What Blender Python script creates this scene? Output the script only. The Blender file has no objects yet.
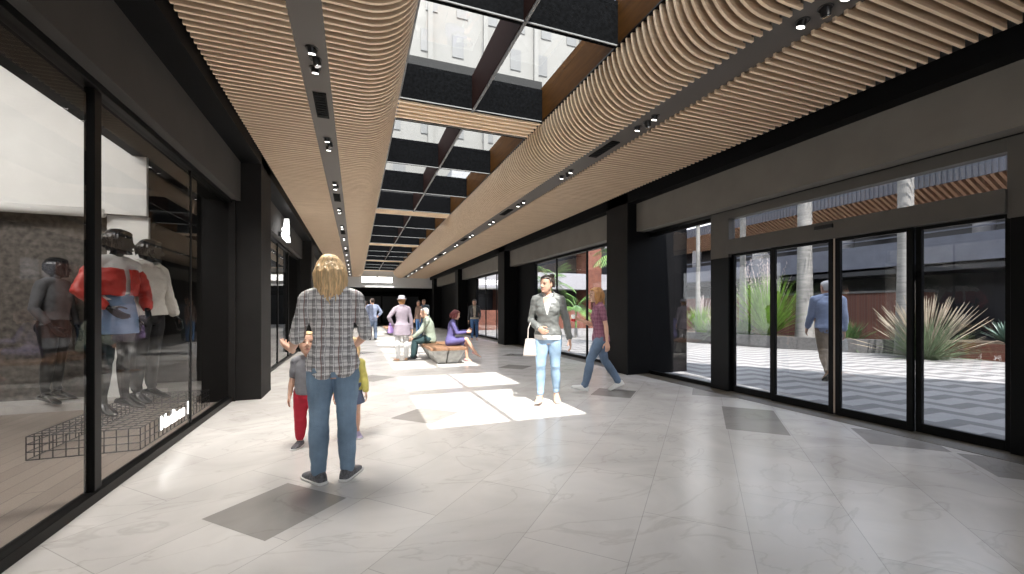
import bpy, bmesh, math, random
from mathutils import Vector, Matrix, noise
V = Vector
scene = bpy.context.scene
COL = scene.collection
R = math.radians
PI = math.pi

# ------------------------------------------------------------------ materials
MATS = {}

def new_mat(name):
    m = bpy.data.materials.new(name)
    m.use_nodes = True
    return m, m.node_tree.nodes, m.node_tree.links, m.node_tree.nodes['Principled BSDF']

def mat(name, col, rough=.6, metal=0.0, var=0.0, vscale=8.0, stretch=(1, 1, 1), bump=0.0, bscale=40.0, emit=0.0, spec=.5, coat=0.0):
    if name in MATS:
        return MATS[name]
    m, N, L, p = new_mat(name)
    p.inputs['Base Color'].default_value = (*col, 1)
    p.inputs['Roughness'].default_value = rough
    p.inputs['Metallic'].default_value = metal
    p.inputs['Specular IOR Level'].default_value = spec
    p.inputs['Coat Weight'].default_value = coat
    tc = N.new('ShaderNodeTexCoord')
    if var > 0:
        mp = N.new('ShaderNodeMapping'); mp.inputs['Scale'].default_value = stretch
        L.new(tc.outputs['Object'], mp.inputs['Vector'])
        nz = N.new('ShaderNodeTexNoise'); nz.inputs['Scale'].default_value = vscale
        nz.inputs['Detail'].default_value = 5
        L.new(mp.outputs[0], nz.inputs['Vector'])
        rp = N.new('ShaderNodeValToRGB')
        rp.color_ramp.elements[0].position = .3; rp.color_ramp.elements[1].position = .7
        rp.color_ramp.elements[0].color = (*[c * (1 - var) for c in col], 1)
        rp.color_ramp.elements[1].color = (*[min(1, c * (1 + var)) for c in col], 1)
        L.new(nz.outputs['Fac'], rp.inputs[0]); L.new(rp.outputs[0], p.inputs['Base Color'])
    if bump > 0:
        nb = N.new('ShaderNodeTexNoise'); nb.inputs['Scale'].default_value = bscale
        mp2 = N.new('ShaderNodeMapping'); mp2.inputs['Scale'].default_value = stretch
        L.new(tc.outputs['Object'], mp2.inputs['Vector']); L.new(mp2.outputs[0], nb.inputs['Vector'])
        nb.inputs['Detail'].default_value = 4
        bp = N.new('ShaderNodeBump'); bp.inputs['Strength'].default_value = bump; bp.inputs['Distance'].default_value = .01
        L.new(nb.outputs['Fac'], bp.inputs['Height']); L.new(bp.outputs[0], p.inputs['Normal'])
    if emit > 0:
        p.inputs['Emission Color'].default_value = (*col, 1)
        p.inputs['Emission Strength'].default_value = emit
    MATS[name] = m
    return m

def glass_mat(name, tint=(1, 1, 1), refl=1.0, ior=1.5):
    if name in MATS:
        return MATS[name]
    m = bpy.data.materials.new(name); m.use_nodes = True
    N, L = m.node_tree.nodes, m.node_tree.links
    N.clear()
    out = N.new('ShaderNodeOutputMaterial'); mix = N.new('ShaderNodeMixShader')
    tr = N.new('ShaderNodeBsdfTransparent'); tr.inputs[0].default_value = (*tint, 1)
    gl = N.new('ShaderNodeBsdfGlossy'); gl.inputs['Roughness'].default_value = 0.0
    gl.inputs[0].default_value = (refl, refl, refl, 1)
    fr = N.new('ShaderNodeFresnel'); fr.inputs['IOR'].default_value = ior
    ge = N.new('ShaderNodeNewGeometry')
    k = math_node(N, L, 'MULTIPLY', fr.outputs[0], math_node(N, L, 'SUBTRACT', 1.0, ge.outputs['Backfacing']))
    L.new(k, mix.inputs[0]); L.new(tr.outputs[0], mix.inputs[1]); L.new(gl.outputs[0], mix.inputs[2])
    L.new(mix.outputs[0], out.inputs[0])
    MATS[name] = m
    return m

def math_node(N, L, op, a, b=None):
    n = N.new('ShaderNodeMath'); n.operation = op
    for i, v in enumerate((a, b)):
        if v is None:
            continue
        if isinstance(v, (int, float)):
            n.inputs[i].default_value = v
        else:
            L.new(v, n.inputs[i])
    return n.outputs[0]

def floor_mat(name='pale marble tile', dark=False):
    m, N, L, p = new_mat(name)
    tc = N.new('ShaderNodeTexCoord')
    mp = N.new('ShaderNodeMapping'); mp.inputs['Rotation'].default_value = (0, 0, R(-45.0)); mp.inputs['Location'].default_value = (.17, .25, 0)
    L.new(tc.outputs['Object'], mp.inputs[0])
    br = N.new('ShaderNodeTexBrick')
    br.inputs['Scale'].default_value = 1.0
    br.inputs['Brick Width'].default_value = 1.2; br.inputs['Row Height'].default_value = .6
    br.inputs['Mortar Size'].default_value = .0025; br.inputs['Mortar Smooth'].default_value = .2
    if dark:
        br.inputs['Color1'].default_value = (.30, .285, .27, 1); br.inputs['Color2'].default_value = (.30, .285, .27, 1)
        br.inputs['Mortar'].default_value = (.30, .285, .27, 1)
    else:
        br.inputs['Color1'].default_value = (.60, .58, .56, 1); br.inputs['Color2'].default_value = (.545, .525, .505, 1)
        br.inputs['Mortar'].default_value = (.40, .385, .37, 1)
    br.offset = .5
    L.new(mp.outputs[0], br.inputs['Vector'])
    # cloudy tone and thin veins
    n1 = N.new('ShaderNodeTexNoise'); n1.inputs['Scale'].default_value = 1.1; n1.inputs['Detail'].default_value = 8; n1.inputs['Distortion'].default_value = 1.6
    L.new(tc.outputs['Object'], n1.inputs['Vector'])
    r1 = N.new('ShaderNodeValToRGB'); e = r1.color_ramp.elements
    e[0].position = .30; e[0].color = (.88, .875, .87, 1); e[1].position = .72; e[1].color = (1.08, 1.075, 1.07, 1)
    L.new(n1.outputs['Fac'], r1.inputs[0])
    mx = N.new('ShaderNodeMixRGB'); mx.blend_type = 'MULTIPLY'; mx.inputs[0].default_value = 1
    L.new(br.outputs[0], mx.inputs[1]); L.new(r1.outputs[0], mx.inputs[2])
    n2 = N.new('ShaderNodeTexNoise'); n2.inputs['Scale'].default_value = 1.0; n2.inputs['Detail'].default_value = 7; n2.inputs['Distortion'].default_value = 1.1
    mp2 = N.new('ShaderNodeMapping'); mp2.inputs['Scale'].default_value = (1, 1.9, 1); mp2.inputs['Location'].default_value = (3, 7, 0)
    L.new(tc.outputs['Object'], mp2.inputs[0]); L.new(mp2.outputs[0], n2.inputs['Vector'])
    r2 = N.new('ShaderNodeValToRGB'); e = r2.color_ramp.elements
    e[0].position = .485; e[0].color = (1, 1, 1, 1); e[1].position = .515; e[1].color = (1, 1, 1, 1)
    q = e.new(.5); q.color = (.78, .765, .75, 1)
    L.new(n2.outputs['Fac'], r2.inputs[0])
    mx2 = N.new('ShaderNodeMixRGB'); mx2.blend_type = 'MULTIPLY'; mx2.inputs[0].default_value = .55
    L.new(mx.outputs[0], mx2.inputs[1]); L.new(r2.outputs[0], mx2.inputs[2])
    L.new(mx2.outputs[0], p.inputs['Base Color'])
    r3 = N.new('ShaderNodeMapRange'); r3.inputs[3].default_value = .17; r3.inputs[4].default_value = .30
    L.new(n1.outputs['Fac'], r3.inputs[0]); L.new(r3.outputs[0], p.inputs['Roughness'])
    p.inputs['Specular IOR Level'].default_value = .55
    return m

def wood_slat_mat(name, a, b, sc=(1.2, 30, 30), rough=.55, spec=.5):
    m, N, L, p = new_mat(name)
    tc = N.new('ShaderNodeTexCoord'); mp = N.new('ShaderNodeMapping'); mp.inputs['Scale'].default_value = sc
    L.new(tc.outputs['Object'], mp.inputs[0])
    n = N.new('ShaderNodeTexNoise'); n.inputs['Scale'].default_value = 1.5; n.inputs['Detail'].default_value = 6; n.inputs['Distortion'].default_value = .6
    L.new(mp.outputs[0], n.inputs['Vector'])
    r = N.new('ShaderNodeValToRGB'); r.color_ramp.elements[0].position = .32; r.color_ramp.elements[1].position = .68
    r.color_ramp.elements[0].color = (*a, 1); r.color_ramp.elements[1].color = (*b, 1)
    L.new(n.outputs['Fac'], r.inputs[0]); L.new(r.outputs[0], p.inputs['Base Color'])
    p.inputs['Roughness'].default_value = rough; p.inputs['Specular IOR Level'].default_value = spec
    return m

def plank_mat(name, a, b, mortar, w=1.4, h=.13, rot=0.0, rough=.45):
    m, N, L, p = new_mat(name)
    tc = N.new('ShaderNodeTexCoord'); mp = N.new('ShaderNodeMapping'); mp.inputs['Rotation'].default_value = (0, 0, rot)
    L.new(tc.outputs['Object'], mp.inputs[0])
    br = N.new('ShaderNodeTexBrick'); br.inputs['Scale'].default_value = 1; br.inputs['Brick Width'].default_value = w; br.inputs['Row Height'].default_value = h
    br.inputs['Mortar Size'].default_value = .003
    br.inputs['Color1'].default_value = (*a, 1); br.inputs['Color2'].default_value = (*b, 1); br.inputs['Mortar'].default_value = (*mortar, 1)
    L.new(mp.outputs[0], br.inputs['Vector']); L.new(br.outputs[0], p.inputs['Base Color'])
    p.inputs['Roughness'].default_value = rough
    return m

def paving_mat(name):
    # courtyard paving: light field with darker zig-zag lozenges, rotated to the mall
    m, N, L, p = new_mat(name)
    tc = N.new('ShaderNodeTexCoord'); mp = N.new('ShaderNodeMapping')
    mp.inputs['Rotation'].default_value = (0, 0, R(45)); mp.inputs['Scale'].default_value = (1, 1, 1)
    L.new(tc.outputs['Object'], mp.inputs[0])
    sp = N.new('ShaderNodeSeparateXYZ'); L.new(mp.outputs[0], sp.inputs[0])
    fx = math_node(N, L, 'FRACT', math_node(N, L, 'MULTIPLY', sp.outputs[0], 1 / .62))
    tri = math_node(N, L, 'ABSOLUTE', math_node(N, L, 'SUBTRACT', fx, .5))
    yy = math_node(N, L, 'ADD', math_node(N, L, 'MULTIPLY', sp.outputs[1], 1 / .62), math_node(N, L, 'MULTIPLY', tri, 1.0))
    band = math_node(N, L, 'GREATER_THAN', math_node(N, L, 'FRACT', yy), .56)
    nz = N.new('ShaderNodeTexNoise'); nz.inputs['Scale'].default_value = 6; L.new(tc.outputs['Object'], nz.inputs['Vector'])
    mx = N.new('ShaderNodeMixRGB'); mx.inputs[1].default_value = (.27, .265, .255, 1); mx.inputs[2].default_value = (.135, .132, .128, 1)
    L.new(band, mx.inputs[0])
    m2 = N.new('ShaderNodeMixRGB'); m2.blend_type = 'OVERLAY'; m2.inputs[0].default_value = .15
    L.new(mx.outputs[0], m2.inputs[1]); L.new(nz.outputs['Fac'], m2.inputs[2])
    L.new(m2.outputs[0], p.inputs['Base Color']); p.inputs['Roughness'].default_value = .8
    return m

def plaid_mat(name, base, stripes, coords=('X', 'Z')):
    """stripes: (axis index 0/1, period, duty, phase, colour, strength)"""
    m, N, L, p = new_mat(name)
    tc = N.new('ShaderNodeTexCoord'); sp = N.new('ShaderNodeSeparateXYZ')
    nz = N.new('ShaderNodeTexNoise'); nz.inputs['Scale'].default_value = 7
    L.new(tc.outputs['Object'], nz.inputs['Vector'])
    ad = N.new('ShaderNodeMixRGB'); ad.blend_type = 'ADD'; ad.inputs[0].default_value = .03
    L.new(tc.outputs['Object'], ad.inputs[1]); L.new(nz.outputs['Color'], ad.inputs[2])
    L.new(ad.outputs[0], sp.inputs[0])
    cur = None
    for (ax, per, duty, ph, colr, st) in stripes:
        s = sp.outputs[{'X': 0, 'Y': 1, 'Z': 2}[coords[ax]]]
        f = math_node(N, L, 'FRACT', math_node(N, L, 'ADD', math_node(N, L, 'MULTIPLY', s, 1 / per), ph + 50))
        g = math_node(N, L, 'MULTIPLY', math_node(N, L, 'LESS_THAN', f, duty), st)
        mx = N.new('ShaderNodeMixRGB'); L.new(g, mx.inputs[0])
        if cur is None:
            mx.inputs[1].default_value = (*base, 1)
        else:
            L.new(cur, mx.inputs[1])
        mx.inputs[2].default_value = (*colr, 1)
        cur = mx.outputs[0]
    L.new(cur, p.inputs['Base Color']); p.inputs['Roughness'].default_value = .85
    return m

# ------------------------------------------------------------------ mesh builder
class MB:
    def __init__(self):
        self.v = []; self.f = []; self.m = []
    def add(self, vs, fs, mi=0):
        o = len(self.v); self.v += [tuple(x) for x in vs]
        self.f += [tuple(i + o for i in f) for f in fs]; self.m += [mi] * len(fs)
    def box(self, x0, x1, y0, y1, z0, z1, mi=0):
        self.add([(x0, y0, z0), (x1, y0, z0), (x1, y1, z0), (x0, y1, z0), (x0, y0, z1), (x1, y0, z1), (x1, y1, z1), (x0, y1, z1)],
                 [(0, 3, 2, 1), (4, 5, 6, 7), (0, 1, 5, 4), (1, 2, 6, 5), (2, 3, 7, 6), (3, 0, 4, 7)], mi)
        return self
    def obox(self, c, ax, ay, az, mi=0):
        """box from centre and three half-axis vectors"""
        c = V(c); ax = V(ax); ay = V(ay); az = V(az)
        vs = [c + ax * a + ay * b + az * d for d in (-1, 1) for a, b in ((-1, -1), (1, -1), (1, 1), (-1, 1))]
        self.add(vs, [(0, 3, 2, 1), (4, 5, 6, 7), (0, 1, 5, 4), (1, 2, 6, 5), (2, 3, 7, 6), (3, 0, 4, 7)], mi)
        return self
    def loft(self, rings, mi=0, cap=True):
        n = len(rings[0]); vs = [p for r in rings for p in r]; fs = []
        for k in range(len(rings) - 1):
            a, b = k * n, (k + 1) * n
            for i in range(n):
                j = (i + 1) % n
                fs.append((a + i, a + j, b + j, b + i))
        if cap:
            fs.append(tuple(range(n - 1, -1, -1)))
            fs.append(tuple((len(rings) - 1) * n + i for i in range(n)))
        self.add(vs, fs, mi)
        return self
    def tube(self, path, radii, n=12, ref=None, mi=0, round_caps=True):
        path = [V(p) for p in path]
        rr = [(r, r) if isinstance(r, (int, float)) else r for r in radii]
        T = []
        for i in range(len(path)):
            a = path[max(0, i - 1)]; b = path[min(len(path) - 1, i + 1)]
            t = (b - a)
            T.append(t.normalized() if t.length > 1e-9 else V((0, 0, 1)))
        u = V(ref) if ref is not None else (V((1, 0, 0)) if abs(T[0].x) < .8 else V((0, 1, 0)))
        P = list(path); RR = list(rr); TT = list(T)
        if round_caps:
            r0 = min(rr[0]); r1 = min(rr[-1])
            P = [path[0] - T[0] * r0 * .95, path[0] - T[0] * r0 * .6] + P + [path[-1] + T[-1] * r1 * .6, path[-1] + T[-1] * r1 * .95]
            sc = lambda r, k: (r[0] * k, r[1] * k)
            RR = [sc(rr[0], .3), sc(rr[0], .8)] + RR + [sc(rr[-1], .8), sc(rr[-1], .3)]
            TT = [T[0]] * 2 + TT + [T[-1]] * 2
        rings = []
        for p, r, t in zip(P, RR, TT):
            uu = u - t * u.dot(t)
            if uu.length < 1e-6:
                uu = t.orthogonal()
            uu.normalize(); vv = t.cross(uu)
            if ref is None:
                u = uu
            rings.append([p + uu * (math.cos(2 * PI * i / n) * r[0]) + vv * (math.sin(2 * PI * i / n) * r[1]) for i in range(n)])
        return self.loft(rings, mi)
    def cyl(self, a, b, r, n=12, mi=0, r2=None):
        return self.tube([a, b], [r, r if r2 is None else r2], n, None, mi, False)
    def ell(self, c, r, n=14, k=9, mi=0, axes=None):
        c = V(c); A = axes or (V((1, 0, 0)), V((0, 1, 0)), V((0, 0, 1)))
        rings = []
        for j in range(k + 1):
            ph = -PI / 2 + PI * (j + .02) / (k + .04)
            cz, sz = math.cos(ph), math.sin(ph)
            rings.append([c + A[0] * (r[0] * cz * math.cos(2 * PI * i / n)) + A[1] * (r[1] * cz * math.sin(2 * PI * i / n)) + A[2] * (r[2] * sz) for i in range(n)])
        return self.loft(rings, mi)
    def lathe(self, prof, c=(0, 0, 0), n=20, mi=0):
        c = V(c)
        rings = [[c + V((r * math.cos(2 * PI * i / n), r * math.sin(2 * PI * i / n), z)) for i in range(n)] for r, z in prof]
        return self.loft(rings, mi)
    def prism(self, poly, h, axis='z', mi=0):
        """poly list of 3-D points (planar), extruded by vector h"""
        n = len(poly); h = V(h); vs = [V(p) for p in poly] + [V(p) + h for p in poly]
        fs = [tuple(range(n - 1, -1, -1)), tuple(range(n, 2 * n))] + [(i, (i + 1) % n, n + (i + 1) % n, n + i) for i in range(n)]
        self.add(vs, fs, mi)
        return self
    def build(self, name, mats, parent=None, smooth=False, bevel=0.0, voxel=0.0, relax=0, fn=None, offset=None):
        if not isinstance(mats, (list, tuple)):
            mats = [mats]
        me = bpy.data.meshes.new(name)
        vs = self.v
        if offset is not None:
            ox, oy, oz = offset
            vs = [(x - ox, y - oy, z - oz) for x, y, z in vs]
        me.from_pydata([tuple(p) for p in vs], [], self.f)
        me.update()
        for q in mats:
            me.materials.append(q)
        if len(mats) > 1:
            me.polygons.foreach_set('material_index', self.m)
        bm = bmesh.new(); bm.from_mesh(me); bmesh.ops.recalc_face_normals(bm, faces=bm.faces); bm.to_mesh(me); bm.free()
        if voxel > 0:
            me = voxelise(me, voxel, relax, mats)
            me.name = name
        if fn is not None:
            fn(me)
        if smooth or voxel > 0:
            me.polygons.foreach_set('use_smooth', [True] * len(me.polygons))
        me.update()
        o = bpy.data.objects.new(name, me)
        COL.objects.link(o)
        if parent is not None:
            o.parent = parent
        if bevel > 0:
            b = o.modifiers.new('bevel', 'BEVEL'); b.width = bevel; b.segments = 2; b.limit_method = 'ANGLE'; b.angle_limit = R(40)
        return o

def voxelise(me, size, relax, mats):
    t = bpy.data.objects.new('temporary', me); COL.objects.link(t)
    md = t.modifiers.new('r', 'REMESH'); md.mode = 'VOXEL'; md.voxel_size = size
    if relax:
        sm = t.modifiers.new('s', 'SMOOTH'); sm.iterations = relax; sm.factor = .5
    dg = bpy.context.evaluated_depsgraph_get(); dg.update()
    ev = t.evaluated_get(dg)
    out = bpy.data.meshes.new_from_object(ev)
    bpy.data.objects.remove(t); bpy.data.meshes.remove(me)
    out.materials.clear()
    for q in mats:
        out.materials.append(q)
    return out

def thing(name, label, cat, loc=(0, 0, 0), rz=0.0, group=None, kind=None):
    o = bpy.data.objects.new(name, None); COL.objects.link(o)
    o.empty_display_size = .1
    o.location = loc; o.rotation_euler = (0, 0, rz)
    tag(o, label, cat, group, kind)
    return o

def tag(o, label=None, cat=None, group=None, kind=None):
    if label: o['label'] = label
    if cat: o['category'] = cat
    if group: o['group'] = group
    if kind: o['kind'] = kind
    return o

def struct(name, kind='structure', loc=(0, 0, 0), label=None):
    o = bpy.data.objects.new(name, None); COL.objects.link(o); o.location = loc
    o.empty_display_size = .1
    o['kind'] = kind
    if label: o['label'] = label
    return o

def copy_tree(o, parent=None):
    c = o.copy(); COL.objects.link(c)
    if parent is not None:
        c.parent = parent
    for ch in o.children:
        copy_tree(ch, c)
    return c

def wrinkle(amp, sc=(9, 9, 9), seed=0.0, z0=None, z1=None):
    """slow cloth folds as real displacement along the normals"""
    def fn(me):
        co = [v.co.copy() for v in me.vertices]; no = [v.normal.copy() for v in me.vertices]
        for i, v in enumerate(me.vertices):
            c = co[i]
            a = noise.noise(V((c.x * sc[0] + seed, c.y * sc[1], c.z * sc[2])))
            b = noise.noise(V((c.x * sc[0] * 2.3, c.y * sc[1] * 2.3 + seed, c.z * sc[2] * 2.7)))
            v.co = c + no[i] * (amp * (a + .5 * b))
    return fn

EXPOSURE = 1.12
SKY = 1.6
SUN = 6.0
SPOT = 230.0
SHOP = 120.0
# ------------------------------------------------------------------ people
BODY = {
 'f': dict(ank=.045, knee=.285, hip=.525, neck=.845, chin=.868, head=.132, sho=.100, hipx=.050, armr=.90, legr=1.0,
   torso=[(-.22, .040, .040, 0), (-.13, .088, .062, -.004), (0, .097, .070, -.008), (.12, .090, .063, -.006), (.28, .074, .052, 0), (.42, .077, .055, .004),
          (.60, .086, .062, .006), (.75, .088, .058, .002), (.88, .078, .046, -.002), (.95, .052, .038, -.002), (1.0, .034, .034, 0), (1.09, .029, .031, .006)]),
 'm': dict(ank=.045, knee=.285, hip=.52, neck=.838, chin=.868, head=.132, sho=.115, hipx=.048, armr=1.12, legr=1.02,
   torso=[(-.22, .040, .040, 0), (-.13, .082, .060, -.004), (0, .090, .068, -.008), (.12, .087, .062, -.004), (.28, .083, .059, 0), (.42, .090, .063, .002),
          (.60, .100, .070, .004), (.75, .103, .066, 0), (.88, .090, .052, -.002), (.95, .062, .044, -.002), (1.0, .042, .042, 0), (1.10, .036, .037, .006)]),
 'c': dict(ank=.05, knee=.265, hip=.48, neck=.775, chin=.800, head=.20, sho=.105, hipx=.052, armr=1.05, legr=1.12,
   torso=[(-.22, .045, .045, 0), (-.13, .088, .068, -.002), (0, .096, .076, -.006), (.12, .095, .074, .002), (.28, .093, .072, .004), (.42, .093, .070, .003),
          (.60, .096, .068, 0), (.75, .098, .064, 0), (.88, .086, .052, 0), (.95, .060, .044, 0), (1.0, .040, .040, 0), (1.10, .034, .036, .006)]),
}

def dirv(side, fwd, out):
    f, o = R(fwd), R(out)
    return V((side * math.sin(o), math.sin(f) * math.cos(o), -math.cos(f) * math.cos(o)))

def lerp(a, b, t):
    return a + (b - a) * t

def table(tb, t):
    if t <= tb[0][0]: return tb[0][1:]
    for a, b in zip(tb, tb[1:]):
        if t <= b[0]:
            k = (t - a[0]) / (b[0] - a[0]); k = k * k * (3 - 2 * k) * .5 + k * .5
            return tuple(lerp(x, y, k) for x, y in zip(a[1:], b[1:]))
    return tb[-1][1:]

class Figure:
    """joint positions and surface lofts of one posed person (facing +Y, right hand at +X)"""
    def __init__(s, H, sex='f', lean=0, side=0, twist=0, head=(0, 0, 0), RA=((5, 8), (12, 4)), LA=((5, 8), (12, 4)),
                 RL=((0, 3), (0, 2)), LL=((0, 3), (0, 2)), RF=(8, 0), LF=(8, 0), RH=None, LH=None, curl=(18, 18), fat=1.0, pelvis_z=None):
        s.H = H; s.K = K = BODY[sex]; s.sex = sex; s.fat = fat; s.curl = {1: curl[0], -1: curl[1]}
        s.foot_yaw = {1: RF[0], -1: LF[0]}; s.foot_pitch = {1: RF[1], -1: LF[1]}
        L = lambda a, b: (K[b] - K[a]) * H
        legd = {1: RL, -1: LL}
        rel = {}
        for sd in (1, -1):
            h = V((sd * K['hipx'] * H, 0, 0)); k = h + dirv(sd, *legd[sd][0]) * L('knee', 'hip'); a = k + dirv(sd, *legd[sd][1]) * L('ank', 'knee')
            rel[sd] = (h, k, a)
        low = 1e9
        for sd in (1, -1):
            fx, up = s.foot_axes(sd)
            for t in (-.045, .10):
                low = min(low, (rel[sd][2] + fx * t * H - up * K['ank'] * H).z)
        z = -low if pelvis_z is None else pelvis_z
        s.P = V((0, 0, z))
        s.hip = {}; s.knee = {}; s.ank = {}
        for sd in (1, -1):
            s.hip[sd], s.knee[sd], s.ank[sd] = (p + s.P for p in rel[sd])
        s.tl = (K['neck'] - K['hip']) * H
        s.up = V((math.sin(R(side)), math.sin(R(lean)) * math.cos(R(side)), math.cos(R(lean)) * math.cos(R(side)))).normalized()
        s.tw = R(twist)
        # head frame
        yaw, pit, rol = head
        s.HM = Matrix.Rotation(R(yaw), 3, 'Z') @ Matrix.Rotation(R(rol), 3, 'Y') @ Matrix.Rotation(-R(pit), 3, 'X')
        nb, (r_, f_, u_) = s.spine(1.03)
        s.hh = K['head'] * H
        s.hc = nb + f_ * .010 * H + s.HM @ V((0, .012 * H, (K['chin'] - K['neck']) * H * .45))
        # arms
        s.sho = {}; s.elb = {}; s.wri = {}; s.hd = {}; s.hn = {}
        arm = {1: RA, -1: LA}; hh = {1: RH, -1: LH}
        ul, fl = (.172 * H, .150 * H) if sex != 'c' else (.160 * H, .135 * H)
        for sd in (1, -1):
            c, (r, f, u) = s.spine(.885)
            s.sho[sd] = c + r * sd * K['sho'] * H
            s.elb[sd] = s.sho[sd] + dirv(sd, *arm[sd][0]) * ul
            d = dirv(sd, *arm[sd][1]); s.wri[sd] = s.elb[sd] + d * fl
            hnd = hh[sd] or {}
            s.hd[sd] = dirv(sd, *hnd['dir']) if 'dir' in hnd else d
            n = V(hnd.get('palm', (-sd, 0, 0)))
            n = n - s.hd[sd] * n.dot(s.hd[sd]); s.hn[sd] = n.normalized()
    def foot_axes(s, sd):
        y, p = -sd * R(s.foot_yaw[sd]), R(s.foot_pitch[sd])
        fx = V((-math.sin(y) * math.cos(p), math.cos(y) * math.cos(p), -math.sin(p)))
        up = V((-math.sin(y) * math.sin(p), math.cos(y) * math.sin(p), math.cos(p)))
        return fx, up
    def spine(s, t):
        a = .12
        if t <= a:
            c = s.P + V((0, 0, t * s.tl)); u = V((0, 0, 1)); tw = 0
        else:
            k = min(1, (t - a) / .4); u0 = V((0, 0, 1)).lerp(s.up, k * .5 if t < a + .4 else .5)
            c = s.P + V((0, 0, a * s.tl))
            n = 6
            pos = c
            for i in range(n):
                tt = a + (t - a) * (i + .5) / n
                kk = min(1, (tt - a) / .35)
                pos = pos + V((0, 0, 1)).lerp(s.up, kk).normalized() * ((t - a) * s.tl / n)
            c = pos; u = V((0, 0, 1)).lerp(s.up, min(1, (t - a) / .35)).normalized(); tw = s.tw * min(1, (t - a) / .6)
        r = V((math.cos(tw), math.sin(tw), 0)); r = (r - u * r.dot(u)).normalized(); f = u.cross(r)
        return c, (r, f, u)
    def tring(s, t, gw=0, gd=0, mul=1.0, n=24, power=.85):
        w, d, yo = table(s.K['torso'], t)
        c, (r, f, u) = s.spine(t)
        fat = s.fat if -.15 < t < .8 else 1 + (s.fat - 1) * .4
        w = w * s.H * fat * mul + gw; d = d * s.H * fat * mul + gd; c = c + f * yo * s.H
        pt = []
        for i in range(n):
            a = 2 * PI * i / n; x, y = math.cos(a), math.sin(a)
            x = math.copysign(abs(x) ** power, x); y = math.copysign(abs(y) ** power, y)
            pt.append(c + r * x * w + f * y * d)
        return pt
    def torso(s, mb, t0, t1, g=0.0, k=16, flare=0.0, bust=1.0, mi=0):
        rs = []
        for i in range(k + 1):
            t = lerp(t0, t1, i / k)
            gg = g + flare * max(0, 1 - (t - t0) / .45) ** 1.3 * s.H
            rs.append(s.tring(t, gg, gg))
        mb.loft(rs, mi)
        if s.sex == 'f' and bust and t1 > .6:
            c, (r, f, u) = s.spine(.60)
            for sd in (1, -1):
                mb.ell(c + r * sd * .038 * s.H + f * (.020 + .030 * bust) * s.H, (.042 * s.H + g, .030 * s.H + g, .042 * s.H + g), axes=(r, f, u))
    def seat(s, mb, g=0.0):
        for sd in (1, -1):
            mb.ell(s.P + V((sd * .042 * s.H, -.036 * s.H, -.015 * s.H)), (.047 * s.H * s.fat + g, .042 * s.H * s.fat + g, .052 * s.H + g))
    def shoulders(s, mb, g=0.0, mi=0):
        c, (r, f, u) = s.spine(.92)
        for sd in (1, -1):
            a = s.K['armr']
            mb.tube([c + u * .010 * s.H, c.lerp(s.sho[sd], .55) + u * .010 * s.H, s.sho[sd]], [.034 * s.H + g, .032 * s.H * a ** .5 + g, .030 * s.H * a + g], 14, mi=mi)
    def arm(s, mb, sd, g0=0.0, g1=0.0, t1=2.0, t0=0.0, mi=0):
        """t: 0 shoulder, 1 elbow, 2 wrist"""
        H, a = s.H, s.K['armr']
        prof = [(0, .031), (.25, .0285), (.6, .0255), (.9, .0225), (1, .022), (1.12, .0225), (1.35, .0225), (1.7, .0175), (2, .0150)]
        pts = []; rr = []
        ts = [p[0] for p in prof if t0 <= p[0] < t1 - .04] + [t1]
        if t0 > 0 and ts[0] > t0: ts = [t0] + ts
        for t in ts:
            rad = table([(p[0], p[1]) for p in prof], t)[0] * H * a
            p = s.sho[sd].lerp(s.elb[sd], t) if t <= 1 else s.elb[sd].lerp(s.wri[sd], t - 1)
            pts.append(p); rr.append(rad + lerp(g0, g1, (t - t0) / max(.01, t1 - t0)))
        mb.tube(pts, rr, 14, mi=mi)
    def leg(s, mb, sd, g=(0, 0, 0), t1=2.0, mi=0, t0=0.0):
        H, a = s.H, s.K['legr'] * (1 + (s.fat - 1) * .6)
        prof = [(0, .0545), (.25, .0535), (.5, .0475), (.8, .0375), (1, .0335), (1.12, .0325), (1.35, .0335), (1.6, .0285), (1.85, .022), (2, .021)]
        gp = [(0, g[0]), (1, g[1]), (2, g[2])]
        pts = []; rr = []
        d = (s.ank[sd] - s.knee[sd]).normalized(); back = V((0, -1, 0)); back = back - d * back.dot(d)
        ts = [p[0] for p in prof if t0 <= p[0] < t1 - .03] + [t1]
        for t in ts:
            p = s.hip[sd].lerp(s.knee[sd], t) if t <= 1 else s.knee[sd].lerp(s.ank[sd], t - 1)
            if 1.05 < t < 1.9: p = p + back * .008 * H
            if t == 0: p = p + V((0, -.004 * H, 0))
            pts.append(p); rr.append(table([(q[0], q[1]) for q in prof], t)[0] * H * a + table(gp, t)[0])
        mb.tube(pts, rr, 16, mi=mi)
    def foot(s, mb, sd):
        fx, up = s.foot_axes(sd); H = s.H; sx = fx.cross(up); b = s.ank[sd] - up * s.K['ank'] * H
        rs = []
        for y, w, h in ((-.034, .012, .022), (-.028, .018, .034), (-.005, .020, .052), (.02, .022, .046), (.05, .026, .032), (.08, .028, .022), (.10, .024, .016), (.112, .012, .010)):
            rs.append([b + fx * y * H + sx * math.cos(a) * w * H + up * ((math.sin(a) * .5 + .5) * h * H + .004 * H) for a in [2 * PI * i / 12 for i in range(12)]])
        mb.loft(rs)
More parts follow.
